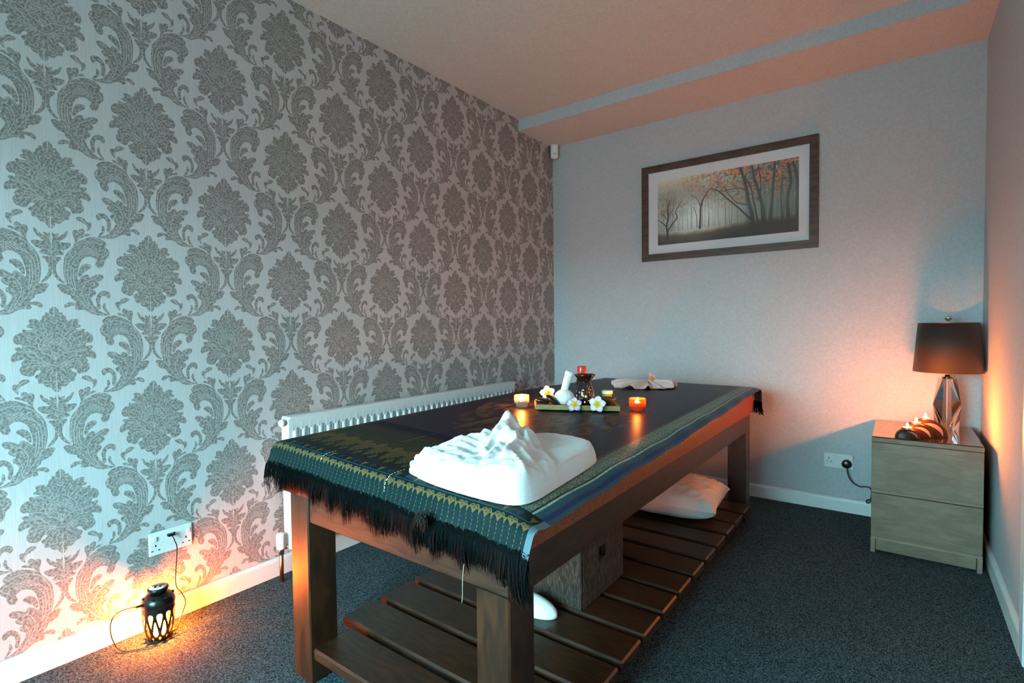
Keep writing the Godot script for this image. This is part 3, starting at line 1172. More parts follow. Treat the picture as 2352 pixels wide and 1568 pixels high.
# ------------------------------------------------------------------ things under the table
func build_under_table() -> void:
	# rough carved wooden box with a handle hole
	var t := thing("carved_box", "rough carved wooden box with a square handle hole on the lower shelf", "box", Vector3(1.17, 0.113, 1.825))
	var x0 := -0.185
	var x1 := 0.179
	var z0 := -0.168
	var z1 := 0.168
	var hh := 0.34
	var st := mb()
	# right panel with its hole
	var a := 1.808 - 1.825
	var b := 1.861 - 1.825
	var ya := 0.244 - 0.113
	var yb := 0.290 - 0.113
	for q in [[z0, 0.0, a, hh], [b, 0.0, z1 - 0.018, hh], [a, 0.0, b, ya], [a, yb, b, hh]]:
		box(st, Vector3(x1 - 0.018, q[1], q[0]), Vector3(x1, q[3], q[2]), 0.0)
	part("side_panel", st, M.bark, t)
	st = mb()
	box(st, Vector3(x0, 0, z0), Vector3(x0 + 0.018, hh, z1 - 0.018), 0.003)
	part("side_panel", st, M.bark, t)
	st = mb()
	box(st, Vector3(x0, 0, z1 - 0.017), Vector3(x1 - 0.003, hh, z1), 0.004)
	part("front_panel", st, M.bark, t)
	st = mb()
	box(st, Vector3(x0 + 0.018, 0, z0), Vector3(x1 - 0.018, hh, z0 + 0.018), 0.003)
	part("back_panel", st, M.bark, t)
	st = mb()
	box(st, Vector3(x0 + 0.0, hh, z0), Vector3(x1, hh + 0.018, z1), 0.004)
	part("lid", st, M.bark, t)
	# white towelling slipper
	var s := thing("slipper", "white towelling slipper lying on the slats by the box", "slipper", Vector3(1.175, 0.114, 2.085))
	s.rotation.y = deg_to_rad(4)
	st = mb(true)
	var g := []
	var outline := func(f: float) -> float: return 0.047 * sqrt(maxf(0.0, 1.0 - pow(absf(f * 2.0 - 1.0), 2.6))) * (0.82 + 0.18 * f)
	var up := []
	var dn := []
	for i in 33:
		var f := 0.5 - 0.5 * cos(PI * i / 32.0)
		var x := lerpf(-0.13, 0.125, f)
		var wd: float = outline.call(f)
		up.append([Vector3(x, 0.0, -wd), Vector3(x, 0.006, -wd * 1.03), Vector3(x, 0.012, -wd), Vector3(x, 0.013, 0), Vector3(x, 0.012, wd), Vector3(x, 0.006, wd * 1.03), Vector3(x, 0.0, wd), Vector3(x, 0.0, 0), Vector3(x, 0.0, -wd)])
	for i in up.size() - 1:
		for k in 8:
			quad(st, up[i][k], up[i + 1][k], up[i + 1][k + 1], up[i][k + 1])
	part("sole", st, M.terry, s)
	st = mb(true)
	g = []
	for i in 21:
		var f := 0.50 + 0.498 * i / 20.0
		var x := lerpf(-0.13, 0.125, f)
		var wd: float = outline.call(f) * 0.98
		var row := []
		for k in 13:
			var c := PI * k / 12.0
			row.append(Vector3(x - 0.01 * absf(cos(c)) * (1.0 - i / 20.0), 0.011 + 0.048 * sin(c) * pow(maxf(0.0, 1.0 - pow((f - 0.5) / 0.5, 2.2)), 0.6), wd * cos(c)))
		g.append(row)
	sheet(st, g)
	part("upper", st, M.terry, s)
	# white pillow lying at the far end
	var pn := noise(9, 0.06, 2)
	var p := thing("pillow", "plump white pillow lying under the far end of the table", "pillow", Vector3(1.26, 0.113, 0.85))
	st = mb(true)
	g = []
	var nx := 40
	for side in [1.0, -1.0]:
		g = []
		for j in 37:
			var row := []
			for i in nx + 1:
				var u := (i / float(nx)) * 2.0 - 1.0
				var v := 1.0 - (j / 36.0) * 2.0
				var puff := pow(maxf(0.0, (1.0 - pow(absf(u), 2.6)) * (1.0 - pow(absf(v), 2.6))), 0.42)
				var pinch := 1.0 - 0.06 * (1.0 - u * u) * absf(v) - 0.0
				var xx := u * 0.255 * (1.0 - 0.07 * (1.0 - v * v) * absf(u))
				var zz := v * 0.215 * (1.0 - 0.08 * (1.0 - u * u) * absf(v))
				var cr := pn.get_noise_2d(u * 90.0 + v * 20.0, v * 60.0)
				var crease := 0.0035 * sin(13.0 * (u * 0.7 - v * 0.5) + 4.0 * cr) * puff * smoothstep(0.1, 0.8, u)
				var yy: float = 0.090 + side * (0.092 if side > 0 else 0.089) * puff + (0.008 * cr + crease if side > 0 else 0.0)
				row.append(Vector3(xx, yy, zz).rotated(Vector3.UP, 0.10))
			if side < 0:
				row.reverse()
			g.append(row)
		sheet(st, g)
	part("cushion", st, M.cotton, p)

# ------------------------------------------------------------------ bedside chest
func build_chest() -> void:
	var t := thing("bedside_chest", "pale oak two drawer chest in the corner under the lamp", "chest", Vector3(2.316, 0, 0.29))
	var o := -t.position
	var x0 := 2.116
	var x1 := 2.516
	var zf := 0.552
	var zb := 0.022
	for x in [x0, x1 - 0.018]:
		var st := mb()
		box(st, Vector3(x, 0.004, zb) + o, Vector3(x + 0.018, 0.531, zf - 0.020) + o, 0.001)
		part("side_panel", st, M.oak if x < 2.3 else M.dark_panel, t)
		st = mb()
		box(st, Vector3(x, 0.004, zf - 0.020) + o, Vector3(x + 0.018, 0.066, zf) + o, 0.001)
		box(st, Vector3(x, 0.0, zf - 0.05) + o, Vector3(x + 0.016, 0.004, zf - 0.002) + o, 0.0)
		part("foot", st, M.oak, t)
	var st := mb()
	box(st, Vector3(x0 + 0.018, 0.03, zb) + o, Vector3(x1 - 0.018, 0.531, zb + 0.006) + o, 0.0)
	part("back_panel", st, M.oak, t)
	st = mb()
	box(st, Vector3(x0, 0.531, zb) + o, Vector3(x1, 0.551, zf) + o, 0.0012)
	part("top", st, M.oak, t)
	st = mb()
	box(st, Vector3(x0 + 0.001, 0.5511, zb + 0.001) + o, Vector3(x1 - 0.001, 0.556, zf - 0.001) + o, 0.0008)
	var gm := mat(Color(0.16, 0.12, 0.10), 0.04, 0.0, 0.75)
	gm.clearcoat_enabled = true
	gm.clearcoat = 1.0
	gm.clearcoat_roughness = 0.02
	var gp := part("glass_sheet", st, gm, t)
	gp.set_meta("label", "glossy brown glass sheet on the chest top")
	for d in [[0.2905, 0.5325], [0.067, 0.2895]]:
		st = mb()
		box(st, Vector3(x0 + 0.0005, d[0] + 0.010, zf - 0.020) + o, Vector3(x1 - 0.0005, d[1] - 0.004, zf - 0.0015) + o, 0.001)
		var dr := part("drawer", st, M.oak, t)
		st = mb()
		# slanting lip that serves as grip
		var ya: float = d[0]
		for q in [[x0 + 0.0005, x1 - 0.0005]]:
			var A := Vector3(q[0], ya + 0.010, zf - 0.0015) + o
			var B := Vector3(q[1], ya + 0.010, zf - 0.0015) + o
			var C := Vector3(q[1], ya, zf + 0.002) + o
			var D := Vector3(q[0], ya, zf + 0.002) + o
			var E := Vector3(q[1], ya, zf - 0.018) + o
			var F := Vector3(q[0], ya, zf - 0.018) + o
			var G := Vector3(q[1], ya + 0.010, zf - 0.018) + o
			var H := Vector3(q[0], ya + 0.010, zf - 0.018) + o
			quad(st, D, C, B, A)
			quad(st, F, E, C, D)
			tri(st, D, A, F)
			tri(st, A, H, F)
			tri(st, C, E, B)
			tri(st, B, E, G)
		part("grip_lip", st, M.oak, dr)
	st = mb()
	box(st, Vector3(x0 + 0.019, 0.008, zf - 0.034) + o, Vector3(x1 - 0.019, 0.066, zf - 0.018) + o, 0.001)
	part("plinth", st, M.oak, t)
	st = mb()
	box(st, Vector3(x0 + 0.019, 0.068, zf - 0.040) + o, Vector3(x1 - 0.019, 0.526, zf - 0.022) + o, 0.0)
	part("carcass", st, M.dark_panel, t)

# ------------------------------------------------------------------ table lamp (switched off)
func build_lamp() -> void:
	var t := thing("table_lamp", "table lamp with dark brown velvet drum shade and faceted crystal base", "lamp", Vector3(2.411, 0.5565, 0.165))
	t.rotation.y = deg_to_rad(-4)
	var st := mb()
	# faceted crystal: square plan with an edge to the front; the side edges stop halfway and are cut back to the foot
	var d := [Vector3(0, 0, 1), Vector3(1, 0, 0), Vector3(0, 0, -1), Vector3(-1, 0, 0)]
	var hi := Vector3(0, 0.255, 0)
	var mid := Vector3(0, 0.118, 0)
	var bevels := []
	for k in 4:
		var f: Vector3 = d[k]
		var g: Vector3 = d[(k + 1) % 4]
		# f is a long edge (front or back) when k is even
		var lng := f if k % 2 == 0 else g
		var sde := g if k % 2 == 0 else f
		var tl := hi + lng * 0.036
		var ts := hi + sde * 0.036
		var ms := mid + sde * 0.055
		var bl := lng * 0.050
		var bs := sde * 0.047
		if k % 2 == 0:
			tri(st, tl, ms, ts)
			tri(st, tl, bl, ms)
			tri(st, bl, bs, ms)
		else:
			tri(st, tl, ts, ms)
			tri(st, tl, ms, bl)
			tri(st, bl, ms, bs)
		var out := (lng + sde).normalized()
		bevels.append([bl, ms, out])
		bevels.append([ms, ts, sde])
		if k % 2 == 0:
			bevels.append([bl, tl, lng])
	quad(st, hi + d[0] * 0.036, hi + d[1] * 0.036, hi + d[2] * 0.036, hi + d[3] * 0.036)
	quad(st, d[3] * 0.047, d[2] * 0.050, d[1] * 0.047, d[0] * 0.050)
	var cry := part("crystal_base", st, solid_glass(Color(0.97, 0.98, 1.0)), t)
	for e in bevels:
		st = mb()
		var n: Vector3 = e[2]
		var ax: Vector3 = (e[1] - e[0]).normalized()
		var w := ax.cross(n).normalized() * 0.0019
		var off := n * 0.0004
		quad(st, e[0] - w + off, e[0] + w + off, e[1] + w + off, e[1] - w + off)
		part("bevel_glint", st, mat(Color(0.86, 0.87, 0.88), 0.08, 0.85), cry)  # bright metal strips stand in for glints along the glass edges
	st = mb()
	lathe(st, [Vector2(0.0, 0.2552), Vector2(0.022, 0.2552), Vector2(0.022, 0.261), Vector2(0.010, 0.264), Vector2(0.008, 0.285), Vector2(0.013, 0.290), Vector2(0.013, 0.330), Vector2(0.004, 0.333), Vector2(0.004, 0.540), Vector2(0.0, 0.540)], 20)
	part("neck", st, M.chrome, t)
	st = mb(true)
	lathe(st, [Vector2(0.139, 0.290), Vector2(0.120, 0.533), Vector2(0.118, 0.533), Vector2(0.137, 0.290), Vector2(0.139, 0.290)], 64)
	var sh := mat(Color(0.13, 0.085, 0.075), 0.75)
	sh.rim_enabled = true
	sh.rim = 0.8
	sh.rim_tint = 0.6
	var shade := part("shade", st, sh, t)
	for y in [[0.1385, 0.2895], [0.1195, 0.5325]]:
		st = mb()
		lathe(st, [Vector2(y[0] - 0.0025, y[1] - 0.0012), Vector2(y[0] + 0.0008, y[1] - 0.0012), Vector2(y[0] + 0.0006, y[1] + 0.0015), Vector2(y[0] - 0.0025, y[1] + 0.0015)], 64)
		part("rim", st, mat(Color(0.42, 0.27, 0.17), 0.4, 0.5), shade)
	st = mb()
	for k in 3:
		var a := TAU * k / 3.0 + 0.4
		tube(st, [Vector3(0, 0.5285, 0), Vector3(cos(a) * 0.119, 0.5285, sin(a) * 0.119)], 0.0018, 6)
	part("spider", st, M.chrome, shade)
	st = mb()
	lathe(st, [Vector2(0.0, 0.540), Vector2(0.008, 0.540), Vector2(0.006, 0.544), Vector2(0.010, 0.547), Vector2(0.0145, 0.553), Vector2(0.0150, 0.560), Vector2(0.011, 0.567), Vector2(0.005, 0.5705), Vector2(0.0, 0.571)], 12)
	part("finial", st, mat(Color(0.9, 0.9, 0.92), 0.08, 0.9), t)

# ------------------------------------------------------------------ candles
func tealight(parent: Node3D, at: Vector3, r: float, h: float, energy: float, flame_h := 0.022) -> void:
	var st := mb()
	var x := Transform3D(Basis.IDENTITY, at)
	lathe(st, [Vector2(0.0, 0.0), Vector2(r, 0.0), Vector2(r, h), Vector2(r - 0.0008, h), Vector2(r - 0.0008, h * 0.75)], 28, x)
	var cup := part("candle_cup", st, M.tin, parent)
	st = mb()
	lathe(st, [Vector2(r - 0.0009, h * 0.10), Vector2(r - 0.0009, h * 0.75), Vector2(r * 0.5, h * 0.72), Vector2(0.0, h * 0.70)], 24, x)
	part("wax", st, M.wax, parent)
	st = mb()
	tube(st, [at + Vector3(0, h * 0.7, 0), at + Vector3(0.0005, h * 0.7 + 0.007, 0)], 0.0008, 6)
	part("wick", st, M.black, parent)
	st = mb()
	var fb := h * 0.7 + 0.004
	var fl := []
	for k in 11:
		var f := k / 10.0
		fl.append(Vector2(0.0055 * sin(PI * pow(f, 0.62)) + (0.0 if k == 0 or k == 10 else 0.0003), fb + flame_h * f))
	fl[0] = Vector2(0, fb)
	fl[10] = Vector2(0, fb + flame_h)
	lathe(st, fl, 16, x)
	part("flame", st, M.flame, parent)
	omni(parent, at + Vector3(0, fb + flame_h * 0.45, 0), energy, CANDLE, 0.006)

# three dome shaped shell inlay candle holders, nested behind one another on the chest
func build_shell_holders() -> void:
	var dark := mat(Color(0.17, 0.055, 0.025), 0.38, 0.0, 0.35)
	var inlay := mat(Color(0.47, 0.38, 0.35), 0.25)
	var spec := [
		[Vector3(2.320, 0.5565, 0.405), 0.083, "largest brown dome candle holder with shell flower inlay, nearest the lamp", SHELL_E],
		[Vector3(2.284, 0.5565, 0.464), 0.066, "middle sized brown dome candle holder with shell inlay on the chest", SHELL_E],
		[Vector3(2.251, 0.5565, 0.514), 0.046, "smallest brown dome candle holder at the front of the chest top", SHELL_E]]
	var depth := 0.021
	for s in spec:
		var t := thing("candle_holder", s[2], "candle holder", s[0], "nested dome candle holders")
		t.rotation.y = deg_to_rad(10)
		var r: float = s[1]
		# half disc with softened rim
		var st := mb(true)
		var n := 40
		var prof := [[0.0, -1.0], [0.90, -1.0], [0.97, -0.86], [1.0, -0.5], [1.0, 0.5], [0.97, 0.86], [0.90, 1.0], [0.0, 1.0]]
		for k in prof.size() - 1:
			for i in n:
				var a0 := PI * i / n
				var a1 := PI * (i + 1) / n
				var p: Array = prof[k]
				var q: Array = prof[k + 1]
				var f := func(pp: Array, a: float) -> Vector3: return Vector3(cos(a) * r * pp[0], sin(a) * r * pp[0] * 0.96, pp[1] * depth)
				quad(st, f.call(p, a0), f.call(p, a1), f.call(q, a1), f.call(q, a0))
		st.set_smooth_group(-1)
		quad(st, Vector3(-r, 0, -depth), Vector3(r, 0, -depth), Vector3(r, 0, depth), Vector3(-r, 0, depth))
		part("dome", st, dark, t)
		# crescent of shell along the front face
		st = mb()
		var m := 16
		for i in m:
			var a0 := lerpf(0.08, 1.75, i / float(m))
			var a1 := lerpf(0.08, 1.75, (i + 1) / float(m))
			var w0 := 0.10 * sin(PI * i / m) + 0.004
			var w1 := 0.10 * sin(PI * (i + 1) / m) + 0.004
			var e := func(a: float, rr: float) -> Vector3: return Vector3(cos(a) * r * rr, sin(a) * r * rr * 0.96, depth + 0.0008)
			quad(st, e.call(a0, 0.74 - w0), e.call(a0, 0.74 + w0), e.call(a1, 0.74 + w1), e.call(a1, 0.74 - w1))
		part("crescent_inlay", st, inlay, t)
		# little shell petals set round the rim
		var rr := RandomNumberGenerator.new()
		rr.seed = int(r * 1000)
		for k in 16:
			st = mb()
			var a := lerpf(0.25, 1.25, (k % 8) / 7.0) + rr.randf_range(-0.03, 0.03)
			var zz: float = (-0.45 if k < 8 else 0.45) * depth + rr.randf_range(-0.003, 0.003)
			var c := Vector3(cos(a) * r, sin(a) * r * 0.96, zz)
			var nrm := Vector3(cos(a), sin(a), 0)
			var tg := Vector3(-sin(a), cos(a), 0)
			var ang := rr.randf_range(-0.8, 0.8)
			var d1 := (tg * cos(ang) + Vector3.BACK * sin(ang)) * 0.0055
			var d2 := (Vector3.BACK * cos(ang) - tg * sin(ang)) * 0.0017
			var c2 := c + nrm * 0.0009
			quad(st, c2 - d1, c2 + d2, c2 + d1, c2 - d2)
			part("shell_petal", st, inlay, t)
		tealight(t, Vector3(0, r * 0.96 - 0.006, 0), 0.0185, 0.012, s[3])

const SHELL_E := 0.18

# ------------------------------------------------------------------ framed picture
func build_picture() -> void:
	var t := thing("framed_picture", "framed print of a misty autumn wood on the back wall", "picture", Vector3(1.2896, 1.866, 0.0))
	var o := -t.position
	var x0 := 0.7494
	var x1 := 1.8298
	var y0 := 1.5384
	var y1 := 2.1931
	var f := 0.046
	var fm := mat(Color.WHITE, 0.5)
	fm.albedo_texture = wood_tex(91, Color(0.22, 0.15, 0.12), Color(0.34, 0.24, 0.19), false, 0.5, 0.6)
	triplanar(fm, 4.0)
	# mitred mouldings
	var out := [Vector3(x0, y0, 0), Vector3(x1, y0, 0), Vector3(x1, y1, 0), Vector3(x0, y1, 0)]
	var ins := [Vector3(x0 + f, y0 + f, 0), Vector3(x1 - f, y0 + f, 0), Vector3(x1 - f, y1 - f, 0), Vector3(x0 + f, y1 - f, 0)]
	for k in 4:
		var k2 := (k + 1) % 4
		var st := mb()
		var fr := Vector3(0, 0, 0.026)
		var ba := Vector3(0, 0, 0.002)
		var A: Vector3 = out[k] + o
		var B: Vector3 = out[k2] + o
		var C: Vector3 = ins[k2] + o
		var D: Vector3 = ins[k] + o
		quad(st, A + fr, B + fr, C + fr, D + fr)
		quad(st, A + ba, B + ba, B + fr, A + fr)
		quad(st, D + fr, C + fr, C + ba, D + ba)
		quad(st, A + ba, D + ba, C + ba, B + ba)
		quad(st, A + ba, A + fr, D + fr, D + ba)
		quad(st, B + fr, B + ba, C + ba, C + fr)
		part("frame_moulding", st, fm, t)
	var st := mb()
	box(st, Vector3(x0 + f, y0 + f, 0.004) + o, Vector3(x1 - f, y1 - f, 0.012) + o, 0.0)
	part("mount", st, mat(Color(0.86, 0.86, 0.87), 0.8), t)
	st = mb()
	var px0 := 0.862
	var px1 := 1.728
	var py0 := 1.643
	var py1 := 2.083
	var z := 0.0125
	var P := [Vector3(px0, py0, z), Vector3(px1, py0, z), Vector3(px1, py1, z), Vector3(px0, py1, z)]
	var U := [Vector2(0, 1), Vector2(1, 1), Vector2(1, 0), Vector2(0, 0)]
	for i in [0, 2, 1, 0, 3, 2]:
		st.set_uv(U[i])
		st.add_vertex(P[i] + o)
	var pm := mat(Color.WHITE, 0.6)
	pm.albedo_texture = forest_print()
	pm.texture_repeat = false
	part("print", st, pm, t)
	st = mb()
	box(st, Vector3(x0 + f, y0 + f, 0.0165) + o, Vector3(x1 - f, y1 - f, 0.0185) + o, 0.0)
	part("glazing", st, glass(Color(1, 1, 1), 0.02), t)

var fp: PackedFloat32Array
const FW := 768
const FH := 390

func dab(x: float, y: float, r: float, c: Color, alpha: float) -> void:
	for yy in range(maxi(0, int(y - r - 1)), mini(FH - 1, int(y + r + 1)) + 1):
		for xx in range(maxi(0, int(x - r - 1)), mini(FW - 1, int(x + r + 1)) + 1):
			var d := Vector2(xx - x, yy - y).length()
			var k := alpha * clampf(r + 0.5 - d, 0.0, 1.0)
			if k > 0.0:
				var i := (yy * FW + xx) * 3
				fp[i] = lerpf(fp[i], c.r, k)
				fp[i + 1] = lerpf(fp[i + 1], c.g, k)
				fp[i + 2] = lerpf(fp[i + 2], c.b, k)

func limb(pts: Array, w0: float, w1: float, c: Color, alpha: float) -> void:
	var cv := []
	for p in pts:
		cv.append(Vector3(p[0] * FW, p[1] * FH, 0))
	var path := curve(cv, 10)
	for i in path.size() - 1:
		var a: Vector3 = path[i]
		var b: Vector3 = path[i + 1]
		var r := lerpf(w0, w1, i / float(path.size()))
		var n := maxi(1, int(a.distance_to(b) / maxf(0.8, r * 0.7)))
		for k in n:
			var q := a.lerp(b, k / float(n))
			dab(q.x, q.y, r, c, alpha)

func forest_print() -> ImageTexture:
	fp = PackedFloat32Array()
	fp.resize(FW * FH * 3)
	var n := noise(101, 0.010, 4)
	var n2 := noise(102, 0.035, 4)
	for y in FH:
		for x in FW:
			var u := x / float(FW)
			var v := y / float(FH)
			# pale mist brightest left of the middle, darker wood to the right
			var g: float = exp(-pow((u - 0.30) / 0.26, 2.0) - pow((v - 0.62) / 0.30, 2.0))
			var c := Color(0.52, 0.55, 0.50).lerp(Color(0.86, 0.90, 0.90), g)
			c = c.lerp(Color(0.88, 0.83, 0.74), clampf((0.30 - v) * 2.6 - maxf(0.0, u - 0.45) * 1.5, 0.0, 0.8))
			c = c.lerp(Color(0.20, 0.23, 0.20), clampf((u - 0.55) * 1.4, 0.0, 0.55))
			# autumn foliage
			var f := n.get_noise_2d(x, y) + 0.45 * n2.get_noise_2d(x, y)
			var lf := clampf((0.62 - v) * 2.0, 0.0, 1.0) * clampf(0.30 + (u - 0.30) * 1.6, 0.0, 1.0)
			c = c.lerp(Color(0.74, 0.40, 0.20), clampf((f + 0.22) * 3.2, 0.0, 0.92) * lf)
			c = c.lerp(Color(0.20, 0.15, 0.11), clampf((n2.get_noise_2d(x + 300, y) - 0.08) * 4.0, 0.0, 0.8) * lf)
			c = c.lerp(Color(0.92, 0.85, 0.76), clampf((n2.get_noise_2d(x * 1.6, y * 1.6 + 500) - 0.32) * 5.0, 0.0, 0.7) * lf)
			var left := clampf((0.30 - u) * 4.0, 0.0, 1.0) * clampf((0.60 - absf(v - 0.42)) * 2.0 - 0.4, 0.0, 1.0)
			c = c.lerp(Color(0.36, 0.34, 0.26), clampf((f + 0.05) * 2.5, 0.0, 0.7) * left)
			c = c.lerp(Color(0.62, 0.42, 0.26), clampf((n2.get_noise_2d(x + 90, y + 40) - 0.05) * 3.0, 0.0, 0.7) * left)
			# ground
			var gl := 0.79 + 0.035 * sin(u * 6.0) + 0.02 * f
			if v > gl:
				var gd := Color(0.42, 0.36, 0.22).lerp(Color(0.06, 0.06, 0.04), clampf((v - gl) * 4.5 + absf(u - 0.28) * 0.9 - 0.1, 0.0, 1.0))
				c = c.lerp(gd, clampf((v - gl) * 14.0, 0.0, 1.0))
			c = c * (1.10 + 0.12 * n2.get_noise_2d(x * 3.0, y * 3.0))
			var i := (y * FW + x) * 3
			fp[i] = c.r
			fp[i + 1] = c.g
			fp[i + 2] = c.b
	var r := RandomNumberGenerator.new()
	r.seed = 104
	# far thin trunks in the mist
	for k in 60:
		var u := r.randf()
		var far := 0.25 + 0.5 * r.randf()
		var c := Color(0.50, 0.54, 0.50).lerp(Color(0.10, 0.11, 0.09), clampf((u - 0.25) * 1.1, 0.0, 0.85))
		var top := r.randf_range(0.15, 0.45)
		limb([[u, 0.80], [u + r.randf_range(-0.01, 0.01), 0.55], [u + r.randf_range(-0.02, 0.02), top]], r.randf_range(0.8, 2.4), 0.5, c, far)
	var dk := Color(0.07, 0.06, 0.05)
	# small bare tree at the left
	limb([[0.082, 0.93], [0.078, 0.80], [0.072, 0.70], [0.085, 0.58], [0.080, 0.45], [0.10, 0.32]], 7.0, 2.0, dk, 0.9)
	limb([[0.085, 0.78], [0.12, 0.68], [0.155, 0.60], [0.145, 0.50], [0.175, 0.40], [0.20, 0.34]], 4.0, 1.0, dk, 0.85)
	limb([[0.070, 0.72], [0.03, 0.64], [0.0, 0.60]], 3.0, 1.5, dk, 0.85)
	limb([[0.075, 0.62], [0.05, 0.54], [0.01, 0.50]], 2.0, 0.8, dk, 0.7)
	limb([[0.085, 0.55], [0.12, 0.47], [0.13, 0.38]], 2.0, 0.7, dk, 0.7)
	# mid tree with spreading crown
	var md := Color(0.24, 0.23, 0.18)
	limb([[0.33, 0.80], [0.335, 0.62], [0.34, 0.45], [0.38, 0.30], [0.42, 0.22]], 7.0, 2.0, md, 0.85)
	limb([[0.34, 0.50], [0.31, 0.36], [0.26, 0.28]], 3.0, 1.0, md, 0.6)
	limb([[0.345, 0.48], [0.36, 0.36], [0.40, 0.33]], 3.0, 1.0, md, 0.6)
	limb([[0.31, 0.79], [0.305, 0.60], [0.28, 0.46]], 2.4, 1.0, md, 0.7)
	# great dark trees on the right
	limb([[0.71, 0.90], [0.70, 0.70], [0.675, 0.48], [0.66, 0.28], [0.62, 0.0]], 13.0, 6.0, dk, 0.95)
	limb([[0.70, 0.78], [0.62, 0.60], [0.53, 0.42], [0.46, 0.28], [0.41, 0.24]], 6.0, 1.8, dk, 0.9)
	limb([[0.68, 0.55], [0.60, 0.50], [0.54, 0.36], [0.51, 0.25]], 3.5, 1.0, dk, 0.85)
	limb([[0.68, 0.40], [0.62, 0.30], [0.50, 0.30], [0.42, 0.27]], 3.0, 1.0, dk, 0.8)
	limb([[0.78, 0.88], [0.77, 0.60], [0.74, 0.35], [0.71, 0.15], [0.70, 0.0]], 12.0, 4.0, dk, 0.95)
	limb([[0.745, 0.88], [0.73, 0.70], [0.71, 0.50], [0.69, 0.30], [0.64, 0.12]], 5.0, 3.0, dk, 0.9)
	limb([[0.74, 0.50], [0.76, 0.30], [0.74, 0.0]], 4.0, 2.0, dk, 0.85)
	limb([[0.82, 0.90], [0.83, 0.60], [0.84, 0.30], [0.85, 0.0]], 9.0, 5.0, dk, 0.9)
	limb([[0.94, 0.88], [0.93, 0.55], [0.95, 0.30], [0.93, 0.05]], 10.0, 6.0, dk, 0.8)
	limb([[0.99, 0.90], [0.99, 0.30], [0.96, 0.05]], 9.0, 6.0, dk, 0.9)
	limb([[0.90, 0.88], [0.89, 0.50], [0.90, 0.2]], 4.0, 2.0, dk, 0.8)
	for k in 40:
		var u := r.randf_range(0.45, 1.0)
		var v := r.randf_range(0.02, 0.45)
		limb([[u, v], [u + r.randf_range(-0.05, 0.05), v - r.randf_range(0.0, 0.10)], [u + r.randf_range(-0.08, 0.08), v - r.randf_range(0.02, 0.16)]], 1.3, 0.5, dk, 0.6)
	var b := PackedByteArray()
	b.resize(FW * FH * 3)
	for i in FW * FH * 3:
		b[i] = clampi(int(fp[i] * 255.0), 0, 255)
	return tex(b, FW, FH)

# ------------------------------------------------------------------ sockets, plugs, sensor
func socket_plate(t: Node3D, usb: bool) -> void:
	# local: x across, y up, z out of the wall; centre at the origin
	var st := mb()
	box(st, Vector3(-0.073, -0.043, 0.0), Vector3(0.073, 0.043, 0.010), 0.003)
	part("plate", st, M.white, t)
	var sw := [-0.0105, 0.0105] if not usb else [-0.055, 0.058]
	for x in sw:
		st = mb()
		box(st, Vector3(x - 0.0065, 0.010, 0.009), Vector3(x + 0.0065, 0.030, 0.0135), 0.002, Transform3D(Basis(Vector3.RIGHT, 0.08), Vector3.ZERO))
		part("switch", st, M.white, t)
	for c in ([-0.046, 0.046] if not usb else [-0.052, 0.050]):
		for h in [[0.0, 0.006 if usb else 0.013, 0.0022, 0.004], [-0.011, -0.012 if usb else -0.006, 0.0036, 0.0018], [0.011, -0.012 if usb else -0.006, 0.0036, 0.0018]]:
			st = mb()
			var y: float = h[1] - (0.012 if usb else 0.0)
			box(st, Vector3(c + h[0] - h[2], y - h[3], 0.0085), Vector3(c + h[0] + h[2], y + h[3], 0.0104), 0.0)
			part("pin_hole", st, M.black, t)
	for x in [-0.030, 0.030]:
		st = mb()
		lathe(st, [Vector2(0.0, 0.0101), Vector2(0.003, 0.0101), Vector2(0.0028, 0.0108), Vector2(0.0, 0.011)], 10, Transform3D(Basis(Vector3.RIGHT, PI / 2), Vector3(x, 0.0, 0.0)))
		part("screw", st, M.white, t)

